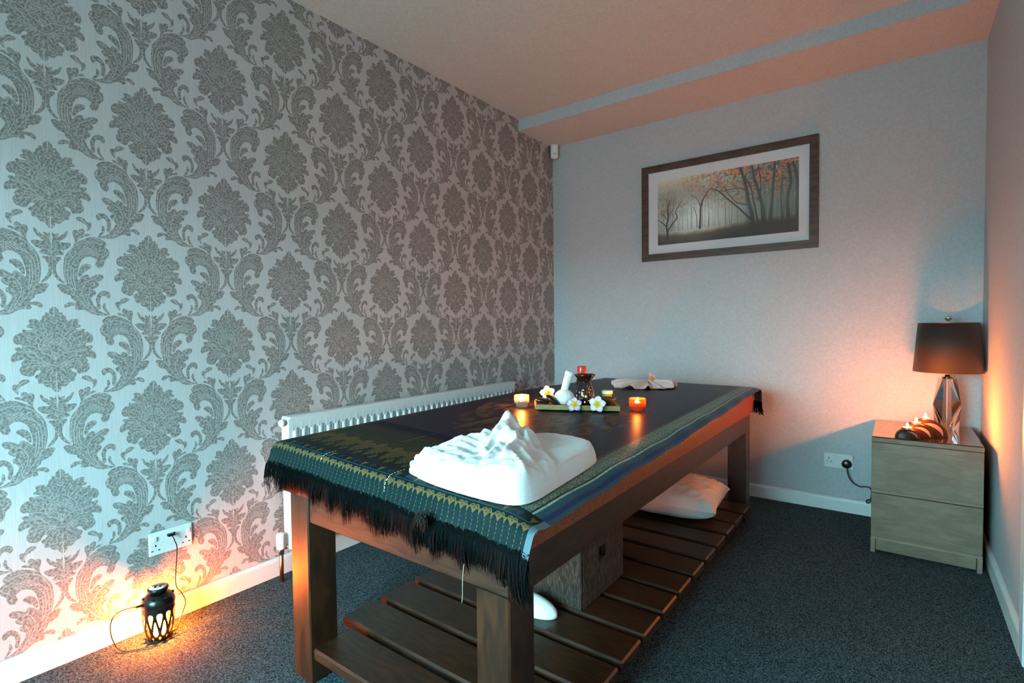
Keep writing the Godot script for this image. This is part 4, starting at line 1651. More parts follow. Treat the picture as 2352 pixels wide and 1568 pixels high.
func build_sockets() -> void:
	var t := thing("wall_socket", "white double socket low on the back wall beside the chest", "socket", Vector3(1.9388, 0.2913, 0.0))
	socket_plate(t, false)
	# black plug and its lead
	var p := thing("power_plug", "black mains plug with curling lead in the back wall socket", "plug", Vector3(1.981, 0.283, 0.0105))
	var st := mb(true)
	lathe(st, [Vector2(0, 0), Vector2(0.0245, 0), Vector2(0.0255, 0.004), Vector2(0.0255, 0.018), Vector2(0.0225, 0.026), Vector2(0.016, 0.031), Vector2(0, 0.0318)], 10, Transform3D(Basis(Vector3.RIGHT, PI / 2), Vector3.ZERO))
	part("plug_body", st, M.black, p)
	st = mb()
	lathe(st, [Vector2(0.0, 0.0), Vector2(0.0075, 0.0), Vector2(0.0075, 0.0015), Vector2(0.0, 0.0018)], 16, Transform3D(Basis(Vector3.RIGHT, PI / 2), Vector3(-0.002, 0.010, 0.0312)))
	part("plug_badge", st, M.white, p)
	st = mb()
	tube(st, curve([Vector3(0.002, -0.018, 0.014), Vector3(0.004, -0.040, 0.018), Vector3(0.013, -0.072, 0.022), Vector3(0.032, -0.100, 0.022), Vector3(0.064, -0.117, 0.02), Vector3(0.092, -0.113, 0.02), Vector3(0.112, -0.116, 0.022), Vector3(0.120, -0.135, 0.022), Vector3(0.118, -0.165, 0.022), Vector3(0.114, -0.190, 0.02), Vector3(0.103, -0.204, 0.018), Vector3(0.095, -0.198, 0.016), Vector3(0.101, -0.186, 0.02), Vector3(0.116, -0.178, 0.026), Vector3(0.128, -0.172, 0.03)], 6), 0.0032, 8)
	part("lead", st, M.black, p)
	var u := thing("wall_socket", "white double socket with charging slots on the damask wall above the lantern", "socket", Vector3(0.0, 0.303, 2.756))
	u.rotation.y = PI / 2
	socket_plate(u, true)
	st = mb()
	box(st, Vector3(-0.012, 0.020, 0.0085), Vector3(0.014, 0.027, 0.0104), 0.0)
	part("charging_slot", st, M.black, u)
	# small passive infrared alarm sensor high in the corner
	var s := thing("motion_sensor", "small white motion sensor high in the wall corner", "sensor", Vector3(0.043, 2.45, 0.045))
	s.rotation.y = deg_to_rad(40)
	st = mb(true)
	blob(st, Vector3(0, 0, 0.0), Vector3(0.030, 0.060, 0.022), Basis.IDENTITY, 0.45, 28, 18)
	part("housing", st, M.white, s)
	st = mb(true)
	blob(st, Vector3(0, 0.012, 0.018), Vector3(0.019, 0.026, 0.0075), Basis.IDENTITY, 0.5, 20, 12)
	part("lens", st, mat(Color(0.92, 0.92, 0.9), 0.25), s)
	st = mb()
	box(st, Vector3(-0.008, -0.026, 0.0205), Vector3(0.008, -0.022, 0.0225), 0.0005)
	part("indicator_slot", st, mat(Color(0.35, 0.3, 0.27), 0.5), s)
	st = mb()
	box(st, Vector3(-0.012, -0.02, -0.040), Vector3(0.012, 0.02, -0.014), 0.002)
	part("bracket", st, M.white, s)

# ------------------------------------------------------------------ flame effect speaker lantern on the floor
func cage_radius(y: float) -> float:
	var k := [[0.0, 0.034], [0.02, 0.0395], [0.045, 0.0455], [0.075, 0.0495], [0.100, 0.0505], [0.125, 0.049]]
	for i in k.size() - 1:
		if y <= k[i + 1][0]:
			return lerpf(k[i][1], k[i + 1][1], smoothstep(0.0, 1.0, (y - k[i][0]) / (k[i + 1][0] - k[i][0])) * 0.4 + 0.6 * (y - k[i][0]) / (k[i + 1][0] - k[i][0]))
	return 0.049

func open_at(a: float, y: float) -> bool:
	var n := 11.0
	var c := fposmod(a / TAU * n, 1.0) - 0.5
	var d := fposmod(a / TAU * n + 0.5, 1.0) - 0.5
	# upper drops point down, lower drops point up, small ones at the foot
	var f := (y - 0.058) / 0.050
	if f > 0.0 and f < 1.0 and absf(c) < 0.40 * pow(f, 0.9) * sqrt(maxf(0.0, 1.0 - pow(f, 7.0))) + 0.02:
		return true
	f = (0.082 - y) / 0.060
	if f > 0.0 and f < 1.0 and absf(d) < 0.42 * pow(f, 0.8) * sqrt(maxf(0.0, 1.0 - pow(f, 5.0))) + 0.01:
		return true
	f = (y - 0.009) / 0.014
	if f > 0.0 and f < 1.0 and absf(c) < 0.20 * sin(PI * f):
		return true
	return false

func build_lantern() -> void:
	var t := thing("flame_lantern", "black flame effect lantern speaker glowing orange on the carpet", "lantern", Vector3(0.108, 0.0, 2.838))
	var shell := mat(Color(0.06, 0.045, 0.04), 0.35)
	var st := mb(true)
	var na := 176
	var ny := 64
	for j in ny:
		for i in na:
			var y0 := 0.006 + 0.119 * j / ny
			var y1 := 0.006 + 0.119 * (j + 1) / ny
			var a0 := TAU * i / na
			var a1 := TAU * (i + 1) / na
			if open_at((a0 + a1) / 2, (y0 + y1) / 2):
				continue
			for inner in [0.0, 0.0022]:
				var r0: float = cage_radius(y0) - inner
				var r1: float = cage_radius(y1) - inner
				var p0 := Vector3(cos(a0) * r0, y0, -sin(a0) * r0)
				var p1 := Vector3(cos(a1) * r0, y0, -sin(a1) * r0)
				var q0 := Vector3(cos(a0) * r1, y1, -sin(a0) * r1)
				var q1 := Vector3(cos(a1) * r1, y1, -sin(a1) * r1)
				if inner == 0.0:
					quad(st, p0, p1, q1, q0)
				else:
					quad(st, p1, p0, q0, q1)
	part("cage", st, shell, t)
	st = mb()
	lathe(st, [Vector2(0, 0), Vector2(0.033, 0.0), Vector2(0.036, 0.003), Vector2(0.0345, 0.007), Vector2(0.0, 0.0075)], 40)
	part("foot", st, shell, t)
	st = mb()
	lathe(st, [Vector2(0.0, 0.1245), Vector2(0.0495, 0.1245), Vector2(0.0515, 0.127), Vector2(0.0515, 0.134), Vector2(0.049, 0.145), Vector2(0.045, 0.153), Vector2(0.038, 0.160), Vector2(0.028, 0.165), Vector2(0.025, 0.1655), Vector2(0.0, 0.166)], 48)
	part("speaker_dome", st, mat(Color(0.05, 0.04, 0.04), 0.28), t)
	for k in 6:
		st = mb(true)
		var a := TAU * k / 6.0 + 0.3
		blob(st, Vector3(cos(a) * 0.043, 0.1545, -sin(a) * 0.043), Vector3(0.006, 0.004, 0.010), Basis(Vector3.UP, a), 1.0, 12, 8)
		part("button", st, M.black, t)
	st = mb()
	lathe(st, [Vector2(0.0, 0.1655), Vector2(0.025, 0.1655), Vector2(0.0275, 0.171), Vector2(0.0320, 0.175), Vector2(0.0325, 0.181), Vector2(0.031, 0.1845), Vector2(0.0285, 0.1855), Vector2(0.0, 0.1858)], 48)
	var cap := part("cap", st, mat(Color(0.05, 0.04, 0.04), 0.28), t)
	# white disc with a dark winged mark
	st = mb()
	lathe(st, [Vector2(0.0275, 0.1857), Vector2(0.0275, 0.1863), Vector2(0.0, 0.1865)], 40)
	part("badge", st, mat(Color(0.9, 0.9, 0.88), 0.4), cap)
	st = mb()
	var y := 0.1868
	var turn := Basis(Vector3.UP, deg_to_rad(62))
	var rects := [[-0.018, -0.011, 0.018, -0.004], [-0.011, -0.004, -0.004, 0.010], [0.004, -0.004, 0.011, 0.010], [-0.012, 0.006, 0.012, 0.010]]
	for r in rects:
		quad(st, turn * Vector3(r[0], y, r[3]), turn * Vector3(r[2], y, r[3]), turn * Vector3(r[2], y, r[1]), turn * Vector3(r[0], y, r[1]))
	part("mark", st, M.black, cap)
	# glowing core
	st = mb()
	lathe(st, [Vector2(0.0, 0.012), Vector2(0.016, 0.014), Vector2(0.023, 0.030), Vector2(0.025, 0.050), Vector2(0.022, 0.080), Vector2(0.016, 0.110), Vector2(0.0, 0.118)], 24)
	part("flame_core", st, glow(Color(1.0, 0.72, 0.30), LANTERN_GLOW), t)
	omni(t, Vector3(0, 0.048, 0), LANTERN_E, Color(1.0, 0.42, 0.11), 0.022)
	# charging lead from the wall socket, looping round the lantern
	var c := thing("charging_cable", "thin black charging cable from the damask wall socket to the lantern", "cable", Vector3(0.05, 0.0, 2.80))
	var o := -c.position
	var path := []
	for q in [Vector3(0.022, 0.327, 2.762), Vector3(0.030, 0.318, 2.757), Vector3(0.032, 0.300, 2.752), Vector3(0.03, 0.274, 2.745), Vector3(0.03, 0.214, 2.749), Vector3(0.034, 0.161, 2.755), Vector3(0.05, 0.130, 2.757), Vector3(0.06, 0.108, 2.745), Vector3(0.10, 0.090, 2.748), Vector3(0.13, 0.072, 2.768), Vector3(0.135, 0.041, 2.784), Vector3(0.135, 0.012, 2.795), Vector3(0.150, 0.0035, 2.825), Vector3(0.155, 0.0035, 2.866), Vector3(0.130, 0.0035, 2.912), Vector3(0.105, 0.0035, 2.942), Vector3(0.080, 0.012, 2.955), Vector3(0.09, 0.060, 2.972), Vector3(0.11, 0.110, 2.980), Vector3(0.118, 0.142, 2.972), Vector3(0.118, 0.152, 2.948), Vector3(0.112, 0.146, 2.918), Vector3(0.110, 0.140, 2.900)]:
		path.append(q + o)
	st = mb()
	tube(st, curve(path, 7), 0.0018, 6)
	part("lead", st, M.black, c)
	st = mb()
	tube(st, [Vector3(0.110, 0.141, 2.906) + o, Vector3(0.109, 0.139, 2.887) + o], 0.0042, 8)
	part("lantern_plug", st, M.black, c)
	st = mb()
	box(st, Vector3(0.0108, 0.3215, 2.749) + o, Vector3(0.028, 0.3305, 2.772) + o, 0.002)
	part("charging_plug", st, M.black, c)

const LANTERN_E := 1.8
const LANTERN_GLOW := 20.0

# ------------------------------------------------------------------ folded white robe on the table
func seg_dist(p: Vector2, a: Vector2, b: Vector2) -> float:
	var t := clampf((p - a).dot(b - a) / (b - a).length_squared(), 0.0, 1.0)
	return p.distance_to(a + (b - a) * t)

func inside_dist(p: Vector2, poly: PackedVector2Array) -> float:
	var d := 1e9
	for i in poly.size():
		d = minf(d, seg_dist(p, poly[i], poly[(i + 1) % poly.size()]))
	return d if Geometry2D.is_point_in_polygon(p, poly) else -d

func chaikin(p: PackedVector2Array, n: int) -> PackedVector2Array:
	for k in n:
		var o := PackedVector2Array()
		for i in p.size():
			var a := p[i]
			var b := p[(i + 1) % p.size()]
			o.append(a.lerp(b, 0.25))
			o.append(a.lerp(b, 0.75))
		p = o
	return p

func slab(st: SurfaceTool, poly: PackedVector2Array, y0: float, th: float, o: Vector3, sag: float) -> void:
	# soft fold of cloth: outline with rounded edge, following the table top
	st.set_smooth_group(0)
	var n := poly.size()
	var c := Vector2.ZERO
	for q in poly:
		c += q / n
	var rings := []
	var prof := [[-0.030, 0.0], [-0.008, 0.0], [-0.003, 0.08], [0.0, 0.35], [0.0, 0.65], [-0.003, 0.92], [-0.009, 1.0], [-0.03, 1.02], [-0.09, 1.0]]
	for pr in prof:
		var ring := []
		for i in n:
			var a := poly[(i + n - 1) % n]
			var b := poly[(i + 1) % n]
			var nn := (b - a).orthogonal().normalized()
			if nn.dot(poly[i] - c) < 0.0:
				nn = -nn
			var q: Vector2 = poly[i] + nn * pr[0]
			if pr[0] < -0.05:
				q = poly[i].lerp(c, 0.5)
			ring.append(Vector3(q.x, top_y(q.x, q.y) + 0.004 + y0 + th * pr[1] + sag * sin(i * 0.7), q.y) + o)
		rings.append(ring)
	var flip := (poly[1] - poly[0]).cross(poly[2] - poly[1]) > 0.0
	for k in rings.size() - 1:
		for i in n:
			var i2 := (i + 1) % n
			if flip:
				quad(st, rings[k][i2], rings[k][i], rings[k + 1][i], rings[k + 1][i2])
			else:
				quad(st, rings[k][i], rings[k][i2], rings[k + 1][i2], rings[k + 1][i])
	var top := Vector3(c.x, top_y(c.x, c.y) + 0.004 + y0 + th, c.y) + o
	for i in n:
		var i2 := (i + 1) % n
		if flip:
			tri(st, top, rings[-1][i2], rings[-1][i])
		else:
			tri(st, top, rings[-1][i], rings[-1][i2])

func build_towel() -> void:
	var t := thing("folded_robe", "folded white towelling robe with a crumpled belt on the near corner of the table", "robe", Vector3(1.40, 0.715, 2.42))
	var o := -t.position
	var base := PackedVector2Array([Vector2(1.195, 2.640), Vector2(1.32, 2.662), Vector2(1.45, 2.662), Vector2(1.548, 2.650), Vector2(1.572, 2.60), Vector2(1.562, 2.48), Vector2(1.550, 2.33), Vector2(1.540, 2.235), Vector2(1.500, 2.175), Vector2(1.42, 2.165), Vector2(1.34, 2.18), Vector2(1.295, 2.25), Vector2(1.265, 2.40), Vector2(1.225, 2.54)])
	var lay := [[0.0, 0.015, -0.012], [0.0155, 0.015, -0.010], [0.031, 0.016, 0.004]]
	var k := 0
	for l in lay:
		var p := PackedVector2Array()
		for q in base:
			var d := (q - Vector2(1.41, 2.42)).normalized()
			var inset: float = l[2] if q.x < 1.30 else 0.016
			p.append(q - d * inset)
		var st := mb(true)
		slab(st, chaikin(p, 2), l[0], l[1], o, 0.0008 * k)
		part("fold", st, M.terry, t)
		k += 1
	# crumpled cover: raised folds running from the peak to the near right edge
	var st := mb(true)
	var cov := PackedVector2Array()
	for q in base:
		cov.append(Vector2(maxf(q.x, 1.212 + 0.10 * (2.64 - q.y) * 0.4) if q.x < 1.25 else q.x, q.y))
	var poly := chaikin(cov, 2)
	var nn := noise(121, 1.0, 2)
	var ridges := [
		[Vector2(1.325, 2.360), Vector2(1.345, 2.385), 0.032, 0.030],
		[Vector2(1.335, 2.375), Vector2(1.400, 2.470), 0.026, 0.040],
		[Vector2(1.375, 2.380), Vector2(1.450, 2.440), 0.011, 0.022],
		[Vector2(1.345, 2.430), Vector2(1.395, 2.560), 0.010, 0.020],
		[Vector2(1.425, 2.455), Vector2(1.475, 2.580), 0.010, 0.018],
		[Vector2(1.400, 2.470), Vector2(1.505, 2.600), 0.050, 0.022],
		[Vector2(1.320, 2.400), Vector2(1.280, 2.520), 0.030, 0.022],
		[Vector2(1.365, 2.330), Vector2(1.415, 2.375), 0.016, 0.030],
		[Vector2(1.405, 2.385), Vector2(1.455, 2.470), 0.012, 0.018],
		[Vector2(1.360, 2.420), Vector2(1.350, 2.500), 0.010, 0.016],
		[Vector2(1.300, 2.440), Vector2(1.360, 2.520), 0.012, 0.010],
		[Vector2(1.440, 2.480), Vector2(1.520, 2.540), 0.012, 0.014],
		[Vector2(1.410, 2.520), Vector2(1.440, 2.610), 0.012, 0.012],
		[Vector2(1.475, 2.555), Vector2(1.545, 2.600), 0.010, 0.010],
		[Vector2(1.260, 2.560), Vector2(1.400, 2.600), 0.016, 0.006],
		[Vector2(1.245, 2.600), Vector2(1.420, 2.635), 0.012, 0.005]]
	var g := []
	var n := 96
	var keep := []
	var edge := [Vector2(1.372, 2.300), Vector2(1.420, 2.345), Vector2(1.470, 2.400), Vector2(1.515, 2.440), Vector2(1.556, 2.475), Vector2(1.60, 2.49)]
	for j in n + 1:
		var row := []
		var kr := []
		for i in n + 1:
			var q := Vector2(lerpf(1.19, 1.58, i / float(n)), lerpf(2.675, 2.155, j / float(n)))
			var d := inside_dist(q, poly)
			var h := 0.0495
			for r in ridges:
				var e: float = seg_dist(q, r[0], r[1]) / r[2]
				h += r[3] * exp(-e * e)
			# upper sheet ends in a folded edge across the towel
			var ez := 0.0
			for s in edge.size() - 1:
				if q.x >= edge[s].x and q.x < edge[s + 1].x:
					ez = lerpf(edge[s].y, edge[s + 1].y, (q.x - edge[s].x) / (edge[s + 1].x - edge[s].x))
			if q.x < 1.372:
				ez = lerpf(2.335, 2.300, clampf((q.x - 1.30) / 0.07, 0.0, 1.0))
			h += 0.011 * smoothstep(-0.004, 0.006, q.y - ez)
			var crease := clampf((q.y - ez) / 0.05, 0.0, 1.0)
			h += (0.004 * nn.get_noise_2d(q.x * 22.0, q.y * 22.0) + 0.003 * nn.get_noise_2d(q.x * 70.0 + 40.0, q.y * 30.0)) * (0.25 + 0.75 * crease)
			h += 0.0035 * crease * sin((q.x * 0.35 + q.y) * 210.0 + 3.0 * sin(q.x * 30.0)) * smoothstep(1.44, 1.25, q.x)
			# round off towards the outline
			var rim := clampf((d - 0.001) / (0.030 if q.x > 1.28 else 0.018), 0.0, 1.0)
			h = h * sqrt(rim * (2.0 - rim)) if d > 0.001 else 0.0
			if d < 0.001:
				# pull the outermost points onto the outline
				var best := q
				var bd := 1e9
				for e in poly.size():
					var pa := poly[e]
					var pb := poly[(e + 1) % poly.size()]
					var c := pa + (pb - pa) * clampf((q - pa).dot(pb - pa) / (pb - pa).length_squared(), 0.0, 1.0)
					if c.distance_to(q) < bd:
						bd = c.distance_to(q)
						best = c
				q = best
				h = 0.0
			kr.append(d > 0.001)
			row.append(Vector3(q.x, top_y(q.x, q.y) + 0.0045 + h, q.y) + o)
		g.append(row)
		keep.append(kr)
	for j in n:
		for i in n:
			if keep[j][i] or keep[j][i + 1] or keep[j + 1][i] or keep[j + 1][i + 1]:
				quad(st, g[j][i], g[j][i + 1], g[j + 1][i + 1], g[j + 1][i])
	part("crumpled_cover", st, M.terry, t)
	# standing tip of the knotted belt
	st = mb(true)
	var tn := noise(122, 0.6, 2)
	var tb := Basis(Vector3.UP, deg_to_rad(37)) * Basis(Vector3.BACK, 0.30)
	blob(st, Vector3(1.322, top_y(1.33, 2.36) + 0.090, 2.352) + o, Vector3(0.026, 0.040, 0.014), tb, 0.9, 28, 20, tn, 0.006)
	part("belt_tip", st, M.terry, t)
	st = mb(true)
	blob(st, Vector3(1.366, top_y(1.37, 2.35) + 0.072, 2.340) + o, Vector3(0.030, 0.017, 0.014), Basis(Vector3.UP, deg_to_rad(10)) * Basis(Vector3.BACK, -0.5), 0.9, 28, 18, tn, 0.006)
	part("belt_loop", st, M.terry, t)

# ------------------------------------------------------------------ flowers
func flower(label: String, at: Vector3, look: Vector3, spin: float, size: float, inner: Color, outer: Color, edge: Color, group := "frangipani flowers") -> void:
	var t := thing("frangipani_flower", label, "flower", at, group)
	var z := look.normalized()
	var x := Vector3.UP.cross(z).normalized()
	var y := z.cross(x)
	t.basis = Basis(x, y, z).rotated(z, spin)
	var m := mat(Color.WHITE, 0.6)
	m.vertex_color_use_as_albedo = true
	m.backlight_enabled = true
	m.backlight = Color(0.25, 0.22, 0.2)
	for k in 5:
		var st := mb(true)
		var rot := Basis(Vector3.BACK, TAU * k / 5.0)
		var grid := []
		var cols := []
		for j in 11:
			var f := j / 10.0
			var row := []
			var cr := []
			for i in 9:
				var e := i / 8.0 * 2.0 - 1.0
				var w := size * (0.10 + 0.56 * sin(PI * pow(f, 0.85) * 0.80 + 0.05)) * sqrt(maxf(0.0, 1.0 - pow(f, 6.0))) * 0.60
				var px := e * w + size * 0.05 * f
				var py := size * f * (1.0 - 0.06 * e * e)
				var pz := size * (0.16 * f - 0.18 * f * f + 0.05 * e * (1.0 - f * 0.3) + 0.04 * e * e)
				row.append(rot * Vector3(px, py, pz))
				var c := inner.lerp(outer, smoothstep(0.22, 0.52, f))
				c = c.lerp(edge, smoothstep(0.60, 1.0, maxf(f, absf(e) * 0.9)))
				cr.append(c.srgb_to_linear())
			grid.append(row)
			cols.append(cr)
		for side in [0, 1]:
			for j in 10:
				for i in 8:
					var idx := [[j, i], [j, i + 1], [j + 1, i + 1], [j, i], [j + 1, i + 1], [j + 1, i]]
					var order := [0, 2, 1, 3, 5, 4] if side == 0 else [0, 1, 2, 3, 4, 5]
					for q in order:
						var a: Array = idx[q]
						st.set_color(cols[a[0]][a[1]])
						st.add_vertex(grid[a[0]][a[1]] + Vector3(0, 0, 0.0 if side == 0 else -0.0012))
		part("petal", st, m, t)
	var st := mb(true)
	blob(st, Vector3(0, 0, size * 0.03), Vector3(size * 0.10, size * 0.10, size * 0.06), Basis.IDENTITY, 1.0, 12, 8)
	part("throat", st, mat(inner, 0.6), t)

func rest(x: float, z: float, up := 0.0) -> Vector3:
	return Vector3(x, top_y(x, z) + 0.0035 + up, z)

const TRAY_TURN := 36.0
const TRAY_C := Vector2(1.092, 1.574)

func on_tray(x: float, z: float) -> Vector3:
	# tray floor height at a spot
	var ax := Vector2(cos(deg_to_rad(TRAY_TURN)), -sin(deg_to_rad(TRAY_TURN)))
	var along := (Vector2(x, z) - TRAY_C).dot(ax)
	return Vector3(x, top_y(TRAY_C.x, TRAY_C.y) + 0.0045 + 0.0075 - along * 0.0297, z)

func build_tray_things() -> void:
	# two glass tealight cups
	var amber := glass(Color(0.95, 0.30, 0.06), 0.55)
	var clear := glass(Color(0.96, 0.97, 0.97), 0.08)
	for s in [[rest(0.905, 1.715), 0.033, clear, "clear glass tealight cup left of the wooden tray", 0.09], [rest(1.322, 1.447), 0.0355, amber, "amber glass tealight cup right of the wooden tray", 0.10]]:
		var t := thing("tealight_cup", s[3], "candle", s[0], "lit tealights on the throw")
		var r: float = s[1]
		var st := mb()
		lathe(st, [Vector2(0, 0), Vector2(r * 0.72, 0.0), Vector2(r * 0.78, 0.003), Vector2(r * 0.82, 0.014), Vector2(r, 0.019), Vector2(r, 0.050), Vector2(r - 0.0008, 0.0512), Vector2(r - 0.0028, 0.0505), Vector2(r - 0.003, 0.021), Vector2(r * 0.72, 0.018), Vector2(0, 0.017)], 40)
		part("glass_cup", st, s[2], t)
		tealight(t, Vector3(0, 0.0185, 0), 0.0190, 0.014, s[4], 0.024)
	# wooden tray
	var t := thing("wooden_tray", "narrow pale wooden tray on the throw", "tray", Vector3(TRAY_C.x, top_y(TRAY_C.x, TRAY_C.y) + 0.0045, TRAY_C.y))
	t.basis = Basis(Vector3.UP, deg_to_rad(TRAY_TURN)) * Basis(Vector3.BACK, -0.0297)
	var tm := mat(Color(0.66, 0.58, 0.42), 0.5)
	tm.albedo_texture = wood_tex(131, Color(0.75, 0.70, 0.62), Color(1, 0.98, 0.92), false, 0.5, 0.3)
	triplanar(tm, 5.0)
	var hx := 0.1775
	var hz := 0.08
	var st := mb()
	box(st, Vector3(-hx + 0.007, 0.001, -hz + 0.007), Vector3(hx - 0.007, 0.0075, hz - 0.007), 0.0005)
	part("tray_base", st, tm, t)
	for z in [[-hz, -hz + 0.007], [hz - 0.007, hz]]:
		st = mb()
		box(st, Vector3(-hx, 0.0, z[0]), Vector3(hx, 0.020, z[1]), 0.0012)
		part("long_side", st, tm, t)
	for x in [[-hx, -hx + 0.007], [hx - 0.007, hx]]:
		st = mb()
		box(st, Vector3(x[0], 0.0, -hz + 0.007), Vector3(x[1], 0.020, hz - 0.007), 0.0012)
		part("short_side", st, tm, t)
	# herbal compress ball
	var c := thing("herbal_compress", "white cloth herbal compress ball with corded handle on the tray", "compress", on_tray(1.050, 1.598))
	st = mb(true)
	var gr := []
	for j in 25:
		var f := j / 24.0
		var a := PI * f
		var row := []
		for i in 73:
			var th := TAU * (i % 72) / 72.0
			var pleat := 1.0 + 0.060 * smoothstep(0.25, 0.8, f) * (absf(sin(th * 9.0 + 0.7 * sin(th * 3.0))) - 0.6) + 0.02 * sin(th * 4.0)
			var r := 0.043 * pow(sin(a), 1.0 if f < 0.5 else 1.25) * pleat
			if f > 0.86:
				r = maxf(r, 0.013)
			row.append(Vector3(cos(th) * r, 0.036 - 0.036 * cos(a) + (0.004 if f > 0.9 else 0.0), -sin(th) * r))
		gr.append(row)
	for j in 24:
		for i in 72:
			quad(st, gr[j][i], gr[j][i + 1], gr[j + 1][i + 1], gr[j + 1][i])
	part("herb_ball", st, M.cotton, c)
	st = mb(true)
	var lean := Transform3D(Basis(Vector3(cos(deg_to_rad(36)), 0, -sin(deg_to_rad(36))).cross(Vector3.UP).normalized(), -0.30), Vector3(0.0, 0.066, 0.0))
	var pr := [Vector2(0.012, -0.006)]
	for k in 50:
		var f := k / 49.0
		pr.append(Vector2(0.0145 + 0.0022 * f + 0.0011 * absf(sin(k * PI / 4.0)), 0.068 * f))
	pr.append_array([Vector2(0.0180, 0.070), Vector2(0.0195, 0.076), Vector2(0.018, 0.083), Vector2(0.012, 0.0865), Vector2(0.005, 0.0855), Vector2(0.0, 0.084)])
	lathe(st, pr, 28, lean, 0.03, 5)
	part("corded_handle", st, M.cotton, c)
	build_burner()
	# oil bottle behind
	var b := thing("oil_bottle", "dark oil bottle with amber red cap behind the oil burner", "bottle", rest(1.047, 1.437))
	st = mb()
	lathe(st, [Vector2(0, 0), Vector2(0.022, 0.0), Vector2(0.0245, 0.003), Vector2(0.0245, 0.098), Vector2(0.022, 0.108), Vector2(0.0150, 0.116), Vector2(0.0140, 0.122), Vector2(0.0, 0.122)], 32)
	part("bottle_body", st, mat(Color(0.06, 0.055, 0.07), 0.12), b)
	st = mb()
	lathe(st, [Vector2(0.0, 0.1222), Vector2(0.0200, 0.1222), Vector2(0.0207, 0.124), Vector2(0.0207, 0.163), Vector2(0.0195, 0.1652), Vector2(0.0, 0.1655)], 32)
	var capm := mat(Color(0.62, 0.16, 0.07), 0.15)
	capm.clearcoat_enabled = true
	capm.clearcoat = 0.8
	part("bottle_cap", st, capm, b)
	# jar with pale lid
	var j := thing("small_jar", "small glass jar of yellow balm with cream lid behind the bowl", "jar", on_tray(1.176, 1.440))
	st = mb()
	lathe(st, [Vector2(0, 0), Vector2(0.021, 0), Vector2(0.0225, 0.002), Vector2(0.0225, 0.040), Vector2(0.020, 0.044), Vector2(0.0195, 0.047), Vector2(0.0, 0.047)], 28)
	part("jar_glass", st, glass(Color(0.9, 0.75, 0.3), 0.35), j)
	st = mb()
	lathe(st, [Vector2(0, 0.002), Vector2(0.0205, 0.002), Vector2(0.0205, 0.040), Vector2(0.0, 0.041)], 28)
	part("balm", st, mat(Color(0.80, 0.62, 0.18), 0.5), j)
	st = mb()
	lathe(st, [Vector2(0, 0.0472), Vector2(0.0238, 0.0472), Vector2(0.0245, 0.0485), Vector2(0.0245, 0.0605), Vector2(0.0235, 0.062), Vector2(0.0, 0.0625)], 32, Transform3D.IDENTITY, 0.006, 30)
	part("jar_lid", st, mat(Color(0.86, 0.84, 0.66), 0.4), j)
	# wooden bowl
	var w := thing("wooden_bowl", "small brown wooden bowl at the right end of the tray", "bowl", on_tray(1.204, 1.503))
	st = mb()
	lathe(st, [Vector2(0, 0), Vector2(0.018, 0), Vector2(0.020, 0.002), Vector2(0.030, 0.010), Vector2(0.038, 0.022), Vector2(0.0415, 0.036), Vector2(0.0415, 0.039), Vector2(0.039, 0.039), Vector2(0.036, 0.024), Vector2(0.026, 0.011), Vector2(0.0, 0.008)], 40)
	var bm := mat(Color.WHITE, 0.5)
	bm.albedo_texture = wood_tex(141, Color(0.22, 0.15, 0.10), Color(0.42, 0.31, 0.22), false, 0.6, 0.8)
	triplanar(bm, 9.0)
	part("bowl_shell", st, bm, w)
	# two polished stones
	var stone := mat(Color(0.055, 0.06, 0.062), 0.30)
	st = mb(true)
	blob(st, Vector3.ZERO, Vector3(0.033, 0.0125, 0.020), Basis.IDENTITY, 0.9, 28, 16)
	var s1 := single("massage_stone", st, stone, "black massage stone at the left end of the tray, further from the ball", "stone", on_tray(0.973, 1.655) + Vector3(0, 0.018, 0), "black massage stones")
	s1.basis = Basis(Vector3.UP, deg_to_rad(36)) * Basis(Vector3.BACK, -0.22) * Basis(Vector3.RIGHT, 0.15)
	st = mb(true)
	blob(st, Vector3.ZERO, Vector3(0.036, 0.0125, 0.020), Basis.IDENTITY, 0.9, 28, 16)
	var s2 := single("massage_stone", st, stone, "black massage stone leaning steeply in front of the compress ball", "stone", on_tray(1.024, 1.650) + Vector3(0, 0.024, 0), "black massage stones")
	s2.basis = Basis(Vector3.UP, deg_to_rad(36)) * Basis(Vector3.BACK, -0.62) * Basis(Vector3.RIGHT, 0.25)
	# flowers
	var to_cam := Vector3(2.2178, 1.10, 3.5411)
	var yellow := Color(0.93, 0.70, 0.10)
	var p1 := on_tray(0.985, 1.632) + Vector3(0, 0.050, 0)
	flower("white frangipani flower with yellow heart behind the black stones", p1, to_cam - p1 + Vector3(0, 0.3, 0), 0.25, 0.036, yellow, Color(0.95, 0.93, 0.88), Color(0.95, 0.93, 0.90))
	var p2 := rest(1.130, 1.653, 0.030)
	flower("violet tinged frangipani flower leaning on the tray front, nearer the compress", p2, to_cam - p2 + Vector3(0, 0.9, 0), 0.10, 0.036, yellow, Color(0.86, 0.80, 0.86), Color(0.52, 0.42, 0.66))
	var p3 := rest(1.211, 1.603, 0.034)
	flower("pale lilac frangipani flower leaning on the tray front below the bowl", p3, to_cam - p3 + Vector3(0, 0.5, 0), -0.10, 0.038, yellow, Color(0.92, 0.90, 0.94), Color(0.76, 0.70, 0.86))

